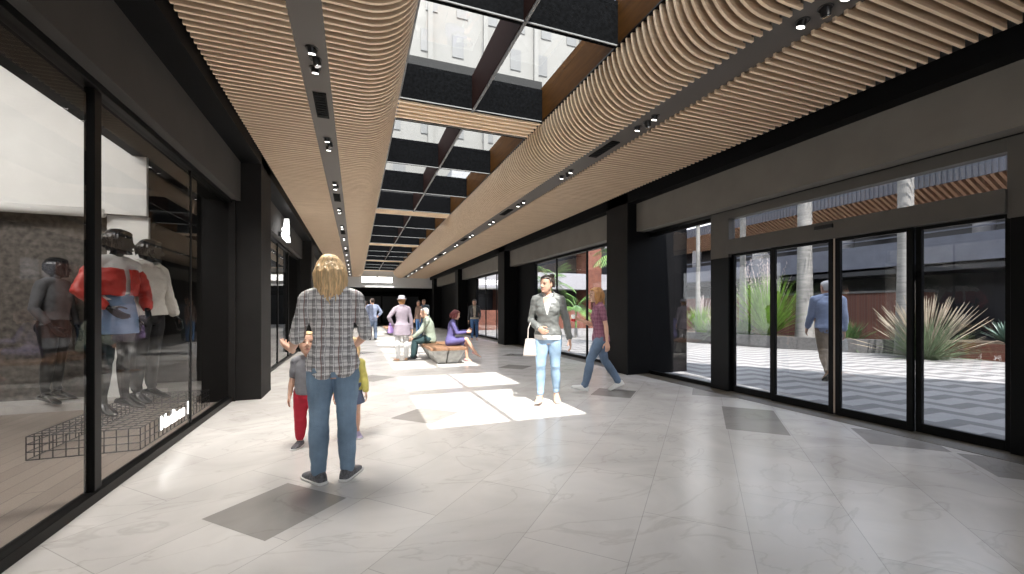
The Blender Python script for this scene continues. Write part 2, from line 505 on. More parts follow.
    def hand(s, mb, sd, n=8):
        H = s.H * (1.0 if s.sex != 'm' else 1.06); W = s.wri[sd]; d = s.hd[sd]; nn = s.hn[sd]
        th = d.cross(nn) * sd          # towards the thumb
        # palm
        rs = []
        for t, w, k in ((-.012, .0135, .0125), (.005, .0150, .0120), (.02, .0205, .0110), (.04, .0235, .0100), (.054, .0232, .0085), (.060, .0205, .0060)):
            rs.append([W + d * t * H + th * math.cos(a) * w * H + nn * math.sin(a) * k * H for a in [2 * PI * i / 14 for i in range(14)]])
        mb.loft(rs)
        cl = R(s.curl[sd])
        for off, ln, r, ck in ((.0172, .041, .0054, 1.0), (.0060, .047, .0056, 1.1), (-.0054, .043, .0054, 1.25), (-.0164, .034, .0047, 1.4)):
            p = W + d * (.054 - abs(off) * .12) * H + th * off * H
            pts = [p - d * .01 * H, p]; ang = cl * ck * .6
            spread = th * off * 2.2
            for seg in (.46, .32, .22):
                dd = (d * math.cos(ang) + nn * math.sin(ang) + spread * .8).normalized()
                p = p + dd * ln * H * seg; pts.append(p); ang += cl * ck
            mb.tube(pts, [r * H * 1.05, r * H * 1.05, r * H, r * H * .92, r * H * .78], n)
        p = W + d * .012 * H + th * .014 * H + nn * .004 * H
        a1 = (th * .75 + d * .7 + nn * .28).normalized(); a2 = (d * .9 + th * .35 + nn * .35).normalized(); a3 = (d * .95 + th * .08 + nn * .4).normalized()
        q1 = p + a1 * .022 * H; q2 = q1 + a2 * .018 * H; q3 = q2 + a3 * .014 * H
        mb.tube([p, q1, q2, q3], [.0085 * H, .0070 * H, .0060 * H, .0048 * H], n)
    def hp(s, x, y, z):
        return s.hc + s.HM @ V((x, y, z)) * s.hh
    def headmesh(s, mb):
        tb = [(0.0, .13, .07, .24), (.04, .19, .16, .18), (.12, .25, .27, .10), (.22, .295, .335, .05), (.34, .32, .375, .025), (.46, .335, .40, 0), (.58, .345, .425, -.02),
              (.70, .345, .435, -.03), (.80, .32, .42, -.035), (.89, .265, .35, -.04), (.96, .165, .22, -.04), (1.0, .05, .07, -.04)]
        rs = []
        for i in range(23):
            z = i / 22
            w, d, y = table(tb, z)
            ring = []
            for k in range(28):
                a = 2 * PI * k / 28; cx, sy = math.cos(a), math.sin(a)
                f = 1.0
                if sy > 0 and .38 < z < .62:                        # eye sockets and flatter brow
                    f -= .045 * math.exp(-((abs(cx) - .42) / .2) ** 2) * math.exp(-((z - .50) / .06) ** 2)
                ring.append(s.hp(cx * w * f, y + sy * d * f, z))
            rs.append(ring)
        mb.loft(rs)
        h = s.hh
        mb.tube([s.hp(0, .365, .56), s.hp(0, .41, .48), s.hp(0, .465, .37), s.hp(0, .425, .33)], [.035 * h, .045 * h, .060 * h, .045 * h], 10)
        for sd in (1, -1):
            mb.ell(s.hp(sd * .055, .41, .335), (.035 * h, .04 * h, .03 * h), 8, 6)
            mb.ell(s.hp(sd * .345, -.03, .44), (.028 * h, .075 * h, .125 * h), 10, 8, axes=tuple(s.HM @ V(a) for a in ((1, 0, 0), (0, 1, 0), (0, 0, 1))))
            mb.ell(s.hp(sd * .145, .315, .50), (.058 * h, .055 * h, .05 * h), 10, 8)
            mb.tube([s.hp(sd * .06, .40, .575), s.hp(sd * .15, .385, .60), s.hp(sd * .24, .31, .575)], [.020 * h, .026 * h, .015 * h], 8)
        mb.ell(s.hp(0, .375, .205), (.10 * h, .05 * h, .022 * h), 12, 6)
        mb.ell(s.hp(0, .37, .165), (.085 * h, .05 * h, .026 * h), 12, 6)
        mb.ell(s.hp(0, .335, .06), (.09 * h, .07 * h, .06 * h), 12, 6)
        # neck
        c0, (r, f, u) = s.spine(.93)
        rn = s.K['torso'][-1][1] * s.H
        mb.tube([c0, s.spine(1.03)[0] + f * .004 * s.H, s.hp(0, -.06, .12), s.hp(0, -.05, .30)], [rn * 1.25, rn * 1.02, rn, rn * .95], 16)
    def face_mats(s, me):
        """skin 0, eye dark 1, lip 2, brow 3 - by where they sit on the face"""
        inv = s.HM.transposed()
        for p in me.polygons:
            q = inv @ (p.center - s.hc) / s.hh
            if q.y < .2 or q.z < 0 or q.z > .8: continue
            x = abs(q.x)
            if ((x - .145) / .056) ** 2 + ((q.z - .50) / .024) ** 2 < 1: p.material_index = 1
            elif (q.x / .125) ** 2 + ((q.z - .185) / .042) ** 2 < 1 and q.y > .33: p.material_index = 2
            elif .05 < x < .25 and abs(q.z - (.60 + .02 * (1 - abs(x - .15) / .1))) < .013: p.material_index = 3
    def shoe_bm(s, sd, kind='sneaker'):
        fx, up = s.foot_axes(sd); H = s.H; sx = fx.cross(up); b = s.ank[sd] - up * s.K['ank'] * H
        u = MB(); so = MB()
        k = 1.0 if s.sex != 'c' else 1.08
        prof = {'sneaker': [(-.046, .010, .030), (-.042, .020, .050), (-.02, .025, .056), (.004, .026, .058), (.02, .027, .052), (.045, .030, .040), (.075, .032, .031), (.098, .029, .026), (.112, .020, .020), (.118, .008, .013)],
                'pump': [(-.046, .010, .026), (-.042, .018, .036), (-.02, .021, .034), (.01, .022, .022), (.045, .026, .018), (.075, .028, .022), (.098, .022, .018), (.114, .011, .012), (.120, .004, .009)]}[kind]
        def ring(y, w, z0, z1, n=16):
            out = []
            for i in range(n):
                a = 2 * PI * i / n; ca, sa = math.cos(a), math.sin(a)
                z = z0 + (z1 - z0) * (max(0, sa) ** .75)
                wx = w * (math.copysign(abs(ca) ** .6, ca))
                out.append(b + fx * y * H * k + sx * wx * H * k + up * z * H * k)
            return out
        u.loft([ring(y, w, .009, max(h, .012)) for y, w, h in prof])
        def slab(y, w, n=16):
            out = []
            for i in range(n):
                a = 2 * PI * i / n; ca, sa = math.cos(a), math.sin(a)
                out.append(b + fx * y * H * k + sx * (w * 1.07 * math.copysign(abs(ca) ** .5, ca)) * H * k + up * (.0065 + .0065 * math.copysign(abs(sa) ** .3, sa)) * H * k)
            return out
        so.loft([slab(y * 1.03, w) for y, w, h in prof])
        return u, so
    def cap(s, mb, g=0.0, z0=.15, face=1.0):
        tb = [(.10, .22, -.40, -.16), (.20, .30, -.45, -.10), (.35, .355, -.49, -.06), (.5, .38, -.52, -.02), (.64, .395, -.535, .07), (.76, .392, -.53, .31), (.85, .36, -.51, .40),
              (.93, .30, -.46, .37), (1.0, .215, -.38, .27), (1.05, .10, -.24, .12)]
        rs = []
        for i in range(17):
            z = lerp(z0, 1.05, i / 16); w, a, b = table(tb, z)
            rs.append([s.hp(math.cos(t) * (w + g), (a + b) / 2 + math.sin(t) * ((b - a) / 2 + g), z + (g if z > .9 else 0)) for t in [2 * PI * k / 24 for k in range(24)]])
        mb.loft(rs)
    def locks(s, mb, n, length, seed, spread=1.0, wave=.06, r=.055, arc=125, fall=None, jit=1.0):
        """tapered strands from the crown, falling past the shoulders; length in head heights below the crown"""
        rnd = random.Random(seed); h = s.hh
        for i in range(n):
            a = R(lerp(-arc, arc, (i + .5) / n) + rnd.uniform(-5, 5) * jit) - PI / 2    # about the vertical, -90 deg = back
            cx, sy = math.cos(a), math.sin(a); ph = rnd.uniform(0, 6.28); ln = length * rnd.uniform(.82, 1.05)
            pts = []; rr = []
            m = 9
            front = max(0, sy)
            for j in range(m):
                t = j / (m - 1); z = .98 - t * ln
                if z > .55:
                    q = (0.98 - z) / .43; rad = .20 + .23 * math.sin(min(1, q) * PI / 2)
                else:
                    rad = .43 * spread + .02 * math.sin(t * 5 + ph) + (.55 - z) * .03
                if z < .1: rad *= .93
                x = cx * rad * .98; y = sy * rad * 1.18 - .05
                if z < .3: y = min(y, .18)
                wv = wave * t * math.sin(t * 11 + ph)
                pts.append(s.hp(x + wv * cx * .6 + wv * sy * .6, y + wv * .6, 0) + (s.HM @ V((0, 0, 1)) * s.hh * max(z, .05) if z > .05 else s.HM @ V((0, 0, 1)) * s.hh * .05 + V((0, 0, z - .05)) * s.hh))
                rr.append(r * h * (1.15 - .85 * t ** 2.2))
            mb.tube(pts, rr, 7)

SKIN = {}
def skin_mats(tone='fair', dark=False):
    if tone not in SKIN:
        c = {'fair': (.60, .36, .26), 'tan': (.42, .24, .16), 'brown': (.22, .12, .075), 'mannequin': (.012, .012, .013)}[tone]
        m, N, L, p = new_mat('skin ' + tone)
        p.inputs['Base Color'].default_value = (*c, 1)
        p.inputs['Roughness'].default_value = .5 if tone != 'mannequin' else .18
        if tone != 'mannequin':
            p.inputs['Subsurface Weight'].default_value = .08; p.inputs['Subsurface Radius'].default_value = (.02, .008, .005)
            SKIN[tone] = [m, mat('eye dark', (.03, .022, .018), .25), mat('lip ' + tone, (c[0] * .80, c[1] * .62, c[2] * .66), .45), mat('brow', (.09, .055, .035), .8)]
        else:
            SKIN[tone] = [m]
    return SKIN[tone]

def vcut(fig, spec, inner):
    """open front: removes a V (or a full opening) from the front of a jacket"""
    def fn(me):
        inner(me)
        if not spec.get('open'): return
        t_lo, w_lo, w_hi = spec['open']
        c0, _ = fig.spine(t_lo); c1, (r, f, u) = fig.spine(1.06)
        bm = bmesh.new(); bm.from_mesh(me)
        kill = []
        for v in bm.verts:
            q = v.co - c0; h = (c1 - c0); k = q.dot(h) / h.length_squared
            if k < 0 or k > 1.05: continue
            ax = c0.lerp(c1, k)
            if (v.co - ax).dot(f) > .005 and abs((v.co - ax).dot(r)) < lerp(w_lo, w_hi, k): kill.append(v)
        bmesh.ops.delete(bm, geom=kill, context='VERTS'); bm.to_mesh(me); bm.free()
    return fn
PART_LABEL = {}
def person(label, loc, yaw, fig, skin='fair', res=.006, hair=None, top=None, bottom=None, shoes=None, name='person', cat='person', group=None, seed=1, extra=None):
    """fig: Figure; top/bottom/hair/shoes: dictionaries; every garment is a mesh of its own"""
    root = thing(name, label, cat, loc, R(yaw), group)
    b = MB()
    fig.torso(b, -.22, 1.0, bust=.4); fig.seat(b); fig.shoulders(b)
    for sd in (1, -1):
        fig.arm(b, sd); fig.leg(b, sd); fig.foot(b, sd); fig.hand(b, sd)
    fig.headmesh(b)
    sm = skin_mats(skin)
    b.build('body', sm, root, voxel=res * .8, relax=2, fn=fig.face_mats if len(sm) > 1 else None)
    if bottom:
        for spec in (bottom if isinstance(bottom, list) else [bottom]):
            g = MB(); k = spec['kind']
            if k in ('trousers', 'shorts'):
                e = spec.get('g', (.012, .012, .012)); t1 = spec.get('t1', 1.93)
                fig.torso(g, -.20, spec.get('waist', .20), e[0] * .8, bust=False); fig.seat(g, e[0])
                for sd in (1, -1): fig.leg(g, sd, e, t1)
            elif k == 'skirt':          # standing skirt
                rs = []; z1 = spec.get('waist', .25); hem = spec['hem']   # hem: fraction of hip->knee
                for i in range(5): rs.append(fig.tring(lerp(0, z1, i / 4), .018, .022))
                low = fig.P.z - (fig.P.z - fig.knee[1].z) * hem
                base = fig.tring(0, .020, .030); dn = []
                for i in range(5):
                    t = 1 - i / 5
                    dn.append([V((p.x * (1 + spec.get('flare', .12) * t), p.y * (1 + spec.get('flare', .12) * t), lerp(p.z, low, t))) for p in base])
                g.loft(dn + rs); fig.seat(g, .006)
            elif k == 'lap':            # skirt over seated thighs
                fig.torso(g, -.2, spec.get('waist', .25), .012, bust=False); fig.seat(g, .008)
                for sd in (1, -1): fig.leg(g, sd, (.014, .018, .018), spec['t1'])
                a, c = [fig.hip[sd].lerp(fig.knee[sd], spec['t1'] * .8) for sd in (1, -1)]
                m0 = (fig.hip[1] + fig.hip[-1]) / 2; m1 = (a + c) / 2
                g.tube([m0, m1], [.055 * fig.H] * 2, 14)
            g.build(spec.get('name', k), spec['mat'], root, voxel=res, relax=spec.get('relax', 3), fn=wrinkle(spec.get('fold', .004), spec.get('fsc', (10, 10, 8)), seed))
    if top:
        for spec in (top if isinstance(top, list) else [top]):
            g = MB(); gi = spec.get('g', .014); hem = spec.get('hem', -.05)
            t1 = spec.get('neck', .985)
            fig.torso(g, hem, t1, gi, flare=spec.get('flare', .006), bust=spec.get('bust', .6))
            if hem < .1: fig.seat(g, gi * .8)
            if spec.get('coat'):
                base = fig.tring(hem, gi + .02, gi + .015); low = fig.P.z - (fig.P.z - fig.knee[1].z) * spec['coat']; rs = []
                for i in range(6):
                    t = 1 - i / 5
                    rs.append([V((p.x * (1 + .18 * t), p.y * (1 + .22 * t), lerp(p.z + .1, low, t))) for p in base])
                g.loft(rs)
            if not spec.get('off'): fig.shoulders(g, gi * .8)
            sl = spec.get('sleeve', 1.9)
            for sd in (1, -1):
                if sl > 0:
                    fig.arm(g, sd, gi * .8, spec.get('cuff', gi * .9), sl, spec.get('off', 0.0))
                    if spec.get('roll'):
                        p = fig.elb[sd].lerp(fig.wri[sd], sl - 1) if sl > 1 else fig.sho[sd].lerp(fig.elb[sd], sl)
                        d = (fig.wri[sd] - fig.elb[sd]).normalized() if sl > 1 else (fig.elb[sd] - fig.sho[sd]).normalized()
                        rr = .0235 * fig.H * fig.K['armr'] + gi * 1.3
                        g.tube([p - d * .035, p + d * .004], [rr, rr], 14)
            if spec.get('collar'):
                c, (r, f, u) = fig.spine(1.0); rn = .036 * fig.H + gi
                pts = []
                for i in range(17):
                    a = R(lerp(-250, 70, i / 16)) if spec['collar'] == 'open' else 2 * PI * i / 16
                    pts.append(c + r * math.cos(a) * rn * 1.08 + f * (math.sin(a) * rn * 1.05 + .004 * fig.H) + u * (.008 - .012 * math.sin(a)) * fig.H)
                g.tube(pts, [(.015 * fig.H, .0065 * fig.H)] * len(pts), 8, ref=u)
            o = g.build(spec.get('name', 'shirt'), spec['mat'], root, voxel=res, relax=spec.get('relax', 4), fn=vcut(fig, spec, wrinkle(spec.get('fold', .006), spec.get('fsc', (9, 9, 11)), seed + 3)))
    if hair:
        g = MB(); st = hair['style']
        if st in ('long', 'bob', 'short', 'bun', 'shag'):
            fig.cap(g, hair.get('g', 0), {'short': .26, 'bun': .30}.get(st, .12))
        if st == 'long':
            fig.locks(g, hair.get('n', 34), hair.get('length', 1.75), seed, hair.get('spread', 1.0), hair.get('wave', .10), hair.get('r', .062), hair.get('arc', 128))
        if st == 'bob':
            fig.locks(g, 26, hair.get('length', 1.0), seed, hair.get('spread', 1.0), .03, .07, hair.get('arc', 120))
        if st == 'shag':
            fig.locks(g, 22, hair.get('length', .62), seed, .95, .03, .06, 115)
        if st == 'bun':
            g.ell(fig.hp(0, -.52, .99), (.17 * fig.hh, .15 * fig.hh, .16 * fig.hh))
            fig.locks(g, 16, .45, seed, .92, .02, .05, 112)
        g.build('hair', hair['mat'], root, voxel=hair.get('res', res * .8), relax=1, fn=wrinkle(.0022, (60, 60, 14), seed))
    if shoes:
        for sd in (1, -1):
            u, so = fig.shoe_bm(sd, shoes.get('kind', 'sneaker'))
            sh = u.build('shoe', shoes['mat'], root, smooth=True)
            sm_ = sh.modifiers.new('s', 'SUBSURF'); sm_.levels = 1; sm_.render_levels = 1
            if shoes.get('sole'):
                so.build('sole', shoes['sole'], sh, smooth=True)
    if extra:
        extra(root, fig)
    return root

def at(root, p):
    """local point of a figure -> world"""
    c, s_ = math.cos(root.rotation_euler.z), math.sin(root.rotation_euler.z)
    return V((root.location.x + p.x * c - p.y * s_, root.location.y + p.x * s_ + p.y * c, root.location.z + p.z))

# ------------------------------------------------------------------ camera, view, light
F_PX = 418.0; YAW = math.atan(156 / F_PX)
cam = bpy.data.cameras.new('camera'); camo = bpy.data.objects.new('camera', cam); COL.objects.link(camo)
cam.sensor_width = 36; cam.lens = F_PX / 1024 * 36; cam.clip_start = .05; cam.clip_end = 400
cam.shift_y = (309 - 287) / 1024
camo.location = (0, 0, 1.32); camo.rotation_euler = (R(90), 0, -YAW)
scene.camera = camo
vs = scene.view_settings
vs.view_transform = 'Standard'; vs.look = 'None'; vs.gamma = 1; vs.use_curve_mapping = False; vs.exposure = EXPOSURE

w = bpy.data.worlds.new('sky'); scene.world = w; w.use_nodes = True
N, L = w.node_tree.nodes, w.node_tree.links
bg = N['Background']
tc = N.new('ShaderNodeTexCoord'); sp = N.new('ShaderNodeSeparateXYZ'); L.new(tc.outputs['Generated'], sp.inputs[0])
rp = N.new('ShaderNodeValToRGB'); rp.color_ramp.elements[0].position = 0.0; rp.color_ramp.elements[0].color = (.84, .87, .91, 1)
rp.color_ramp.elements[1].position = .8; rp.color_ramp.elements[1].color = (.50, .63, .84, 1)
L.new(sp.outputs[2], rp.inputs[0])
nz = N.new('ShaderNodeTexNoise'); nz.inputs['Scale'].default_value = 3.2; nz.inputs['Detail'].default_value = 6; L.new(tc.outputs['Generated'], nz.inputs['Vector'])
cr = N.new('ShaderNodeValToRGB'); cr.color_ramp.elements[0].position = .42; cr.color_ramp.elements[1].position = .62; L.new(nz.outputs['Fac'], cr.inputs[0])
mx = N.new('ShaderNodeMixRGB'); L.new(cr.outputs[0], mx.inputs[0]); L.new(rp.outputs[0], mx.inputs[1]); mx.inputs[2].default_value = (.95, .95, .95, 1)
L.new(mx.outputs[0], bg.inputs[0]); bg.inputs[1].default_value = SKY

def lamp(name, kind, loc, energy, color=(1, 1, 1), direction=None, size=None, size_y=None, spot=None, blend=.5, soft=.1):
    d = bpy.data.lights.new(name, kind); d.energy = energy; d.color = color
    if kind == 'AREA':
        d.shape = 'RECTANGLE'; d.size = size; d.size_y = size_y or size
    if kind == 'SPOT':
        d.spot_size = R(spot); d.spot_blend = blend; d.shadow_soft_size = soft
    if kind == 'POINT': d.shadow_soft_size = soft
    if kind == 'SUN': d.angle = R(soft)
    o = bpy.data.objects.new(name, d); COL.objects.link(o); o.location = loc
    if direction is not None:
        o.rotation_euler = V(direction).to_track_quat('-Z', 'Y').to_euler()
    return o
lamp('sun', 'SUN', (0, -20, 30), SUN, (1, .965, .91), (.06, .72, -1), soft=.6)

# ------------------------------------------------------------------ materials of the building
m_floor = floor_mat(); m_inlay = floor_mat('dark marble inlay', True)
m_black = mat('black steel', (.004, .004, .0044), .6, var=.2, vscale=3, spec=.12)
m_blackgloss = mat('black lacquered frame', (.004, .004, .004), .4, spec=.15)
m_fascia_shaded = mat('shaded fascia plaster', (.042, .038, .035), .8, var=.10, vscale=2.5)  # left fascias: weaker light there put into a darker base colour
m_fascia_lit = mat('lit fascia plaster', (.15, .138, .12), .8, var=.08, vscale=2.5)  # right fascias: stronger light there put into a lighter base colour
m_pillar = mat('dark pillar cladding', (.011, .0102, .0098), .7, var=.15, vscale=4, spec=.2)
m_grey = mat('grey brown panel', (.085, .077, .067), .55, var=.06, vscale=6)
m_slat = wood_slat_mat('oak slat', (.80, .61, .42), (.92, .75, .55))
m_slatside = wood_slat_mat('oak slat shaded side', (.54, .395, .27), (.66, .51, .36))  # slat sides: shade between the boards put into a darker wood tone
m_slatdark = mat('slat backing', (.018, .015, .014), .8)
m_slot = mat('warm grey lighting channel', (.09, .078, .068), .55)
m_vent = mat('black air grille', (.006, .006, .006), .7, spec=.1)
m_beam = mat('black skylight beam', (.003, .0032, .0037), .9, var=.6, vscale=30, spec=.04, bump=.3, bscale=60)
m_umber = mat('dark umber beam side', (.022, .010, .008), .7, spec=.04)
m_amber = wood_slat_mat('amber wood coffer side', (.050, .019, .003), (.075, .030, .005), (1.5, 1.5, 12), .7, .08)
m_edge = mat('brushed aluminium edge', (.42, .41, .40), .4, metal=.3)
m_strip = mat('grey skylight edge strip', (.20, .20, .20), .6)
m_glass = glass_mat('clear glazing', (.93, .94, .94), 1.0, 1.52)
m_shopglass = glass_mat('shopfront glazing', (.92, .92, .92), .55, 1.42)
m_doorglass = glass_mat('door glazing', (.90, .90, .92), 1.0, 1.6)
m_curb = mat('brown granite threshold', (.075, .062, .042), .55, var=.45, vscale=70)
m_roof = mat('dark roof deck', (.02, .02, .02), .9)
m_white = mat('white paint', (.78, .77, .74), .7)
m_light = mat('white light panel', (1, .98, .95), .5, emit=2.2)
m_lens = mat('lit downlight lens', (1, .97, .92), .4, emit=4.0)
m_can = mat('black lamp can', (.014, .014, .015), .3)
m_chrome = mat('bright lamp reflector', (.62, .62, .62), .15, metal=1.0)

XL, XR = -1.70, 5.65
BAY0, BAYP = 7.02, 7.40             # first pillar, pillar pitch
YB, YE = -4.0, 31.0                 # back and front end of the slatted mall

# ------------------------------------------------------------------ floor
fl = MB(); fl.box(-9.0, 5.30, YB - 6, 41.0, -.20, 0, 0)
def inlay(cx, cy, hl=.30, hw=.30):
    k = math.sqrt(.5); z = .0012
    fl.add([(cx + (a * hl - b * hw) * k, cy + (a * hl + b * hw) * k, z) for a, b in ((-1, -1), (1, -1), (1, 1), (-1, 1))], [(0, 1, 2, 3)], 1)
for c in ((-.485, 3.14), (.81, 5.24), (4.445, 3.69, .59, .30), (5.14, 2.61), (5.15, 1.74), (1.34, 1.30), (3.80, 5.60), (5.26, 5.05), (.30, 8.4), (3.4, 8.9), (4.3, 11.2), (2.9, 13.6), (.2, 13.4), (4.0, 16.8)):
    inlay(*c)
o = fl.build('floor', [m_floor, m_inlay]); tag(o, kind='structure')
cb = MB(); cb.box(5.30, 5.66, YB - 6, 41, -.2, .004)
o = cb.build('trim_1', m_curb); tag(o, kind='structure')

# ------------------------------------------------------------------ slatted soffits
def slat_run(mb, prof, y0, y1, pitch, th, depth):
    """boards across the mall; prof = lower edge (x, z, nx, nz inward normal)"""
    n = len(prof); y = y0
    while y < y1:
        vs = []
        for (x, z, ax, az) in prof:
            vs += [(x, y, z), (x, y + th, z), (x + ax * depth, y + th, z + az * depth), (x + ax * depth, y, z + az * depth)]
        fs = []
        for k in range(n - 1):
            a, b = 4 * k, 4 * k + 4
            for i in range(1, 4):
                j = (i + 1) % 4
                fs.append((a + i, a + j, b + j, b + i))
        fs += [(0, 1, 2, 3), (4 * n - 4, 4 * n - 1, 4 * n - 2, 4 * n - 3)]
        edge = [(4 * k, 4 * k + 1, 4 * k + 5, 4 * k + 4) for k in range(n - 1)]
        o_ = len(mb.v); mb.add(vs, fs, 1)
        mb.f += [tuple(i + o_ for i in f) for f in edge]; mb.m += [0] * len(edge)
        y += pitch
ZS = 3.55
def curve_profile(x_slot, x_sky, sgn):
    """flat from the light channel, then a quarter round rising to the skylight edge"""
    r = .45; out = []
    xc = x_sky - sgn * r
    out.append((x_slot, ZS, 0, 1)); out.append((xc, ZS, 0, 1))
    for i in range(1, 11):
        a = PI / 2 * i / 10
        out.append((xc + sgn * r * math.sin(a), ZS + r * (1 - math.cos(a)), -sgn * math.sin(a), math.cos(a)))
    return out
LSLOT = (-.485, -.235); RSLOT = (3.11, 3.47); SKY0, SKY1 = .50, 2.50
slat_parts = [('ceiling', [(-1.27, ZS, 0, 1), (LSLOT[0], ZS, 0, 1)]), ('ceiling', curve_profile(LSLOT[1], SKY0, 1)),
              ('ceiling', curve_profile(RSLOT[0], SKY1, -1)), ('ceiling', [(RSLOT[1], ZS, 0, 1), (4.86, ZS, 0, 1)])]
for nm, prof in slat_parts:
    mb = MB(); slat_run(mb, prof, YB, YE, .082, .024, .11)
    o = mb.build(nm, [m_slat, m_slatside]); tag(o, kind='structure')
# dark backing over the slats
bk = MB()
bk.box(-1.40, LSLOT[0], YB, YE, ZS + .10, ZS + .14); bk.box(RSLOT[1], 5.08, YB, YE, ZS + .10, ZS + .14)
for pr in (curve_profile(LSLOT[1], SKY0, 1), curve_profile(RSLOT[0], SKY1, -1)):
    for a, b in zip(pr, pr[1:]):
        q = [(p[0] + p[2] * .10, p[1] + p[3] * .10) for p in (a, b)] + [(p[0] + p[2] * .13, p[1] + p[3] * .13) for p in (b, a)]
        bk.prism([(x, YB, z) for x, z in q], (0, YE - YB, 0))
o = bk.build('ceiling', m_slatdark); tag(o, kind='structure')
# lighting channels
for i, (a, b) in enumerate((LSLOT, RSLOT)):
    mb = MB(); mb.box(a - .03, b + .03, YB, YE, ZS + .035, ZS + .06)
    o = mb.build('trim_%d' % (2 + i), m_slot); tag(o, kind='structure')

# ------------------------------------------------------------------ skylight
BANDP = 6.2
bands = [(-.67 + BANDP * k, -.12 + BANDP * k) for k in range(6)]
ZB, ZT = 4.0, 4.40
sk = struct('window_1', loc=(1.5, 0, 4.0))
XC = 1.485
def sk_add(name, mb, m):
    return mb.build(name, m, sk, offset=(1.5, 0, 4.0))
for k in range(5):
    y0 = bands[k][1]; y1 = bands[k + 1][0]; p = (y1 - y0) / 3
    if k == 0: pass
    for j in range(4):
        if k == 0 and j < 2: continue
        yy = y0 + p * j
        t = (.0, .07) if j == 0 else (-.035, .035) if j < 3 else (-.07, .0)
        mb = MB(); mb.box(SKY0, SKY1, yy + t[0], yy + t[1], ZB + .012, ZT + .06); sk_add('beam', mb, m_beam)
        mb = MB(); mb.box(SKY0, SKY1, yy + t[0], yy + t[0] + .012, ZB, ZB + .012); sk_add('edge_strip', mb, m_strip)
    for j in range(3):
        if k == 0 and j == 0: continue
        for (a, b) in ((SKY0, XC - .02), (XC + .02, SKY1)):
            mb = MB(); mb.box(a, b, y0 + p * j + .035, y0 + p * (j + 1) - .035, ZT, ZT + .012); sk_add('pane', mb, m_glass)
    mb = MB(); mb.box(XC - .022, XC + .022, y0, y1, ZB + .012, ZT + .06); sk_add('centre_beam', mb, m_umber)
    mb = MB(); mb.box(XC - .014, XC + .014, y0, y1, ZB - .004, ZB + .012); sk_add('edge_strip', mb, m_strip)
mb = MB(); mb.box(SKY0 - .02, SKY0 + .025, bands[0][1], YE, ZB - .004, ZB + .012); sk_add('edge_strip', mb, m_strip)
mb = MB(); mb.box(SKY1 - .01, SKY1 + .02, bands[0][1], YE, ZB - .004, ZB + .012); sk_add('edge_strip', mb, m_blackgloss)
for (a, b, m) in ((SKY0 - .05, SKY0 - .001, m_umber), (SKY1 + .001, SKY1 + .05, m_amber)):
    mb = MB(); mb.box(a, b, bands[0][1], YE, ZB + .012, ZT + .1); sk_add('coffer_side', mb, m)
# slatted cross bands between the skylight bays
for a, b in bands[:]:
    if b > YE: b = YE
    mb = MB(); n = 5; w_ = (b - a) / n
    for i in range(n):
        mb.box(SKY0, SKY1, a + w_ * i, a + w_ * i + .045, ZB - .01, ZB + .08)
    mb.box(SKY0, SKY1, a, b, ZB + .08, ZB + .11)
    o = mb.build('ceiling', m_slat); tag(o, kind='structure')
# solid roof and near end
rf = MB()
rf.box(-9, SKY0 - .06, YB, 41, 4.46, 4.54); rf.box(SKY1 + .06, 5.95, YB, 41, 4.46, 4.54); rf.box(SKY0 - .06, SKY1 + .06, YB, 1.35, 4.46, 4.54)
for a, b in bands[1:]:
    rf.box(SKY0 - .02, SKY1 + .02, a - .02, b + .02, 4.2, 4.6)
rf.box(SKY0 - .02, SKY1 + .02, YE - .7, 41, 4.46, 4.54)
o = rf.build('ceiling', m_roof); tag(o, kind='structure')
rb = MB(); rb.box(SKY0, SKY1, YB, 1.35, 4.0, 4.1)
o = rb.build('ceiling', m_slatdark); tag(o, kind='structure')

# ------------------------------------------------------------------ downlights and grilles in the channels
def make_downlight(lit):
    t = thing('downlight', 'black tilted downlight', 'ceiling lamp')
    g = MB(); g.lathe([(.052, .004), (.054, -.004), (.046, -.006), (.044, .004)], (0, 0, 0), 20); g.build('rim', m_can, t, smooth=True)
    ax = V((.0, .42, -1)).normalized() if lit else V((.35, .1, -1)).normalized()
    g = MB(); g.tube([V((0, 0, .02)), ax * (.040 if lit else .06)], [.034, .034], 16, None, 0, False); g.build('lamp_can', m_can, t, smooth=False, bevel=.003)
    e_ = .0405 if lit else .0605
    g = MB(); g.tube([ax * e_, ax * (e_ + .006)], [.028, .028], 16, None, 0, False); g.build('lens', m_lens if lit else m_chrome, t)
    return t
dl_on = make_downlight(True); dl_off = make_downlight(False)
used = {True: False, False: False}
RANKS = ['nearest', 'second', 'third', 'fourth', 'fifth', 'sixth', 'seventh', 'eighth', 'ninth', 'tenth', 'eleventh', 'twelfth', 'thirteenth', 'fourteenth', 'farthest']
def side_word(i): return 'left' if i == 0 else 'right'
vent_proto = None
ngroups = 14
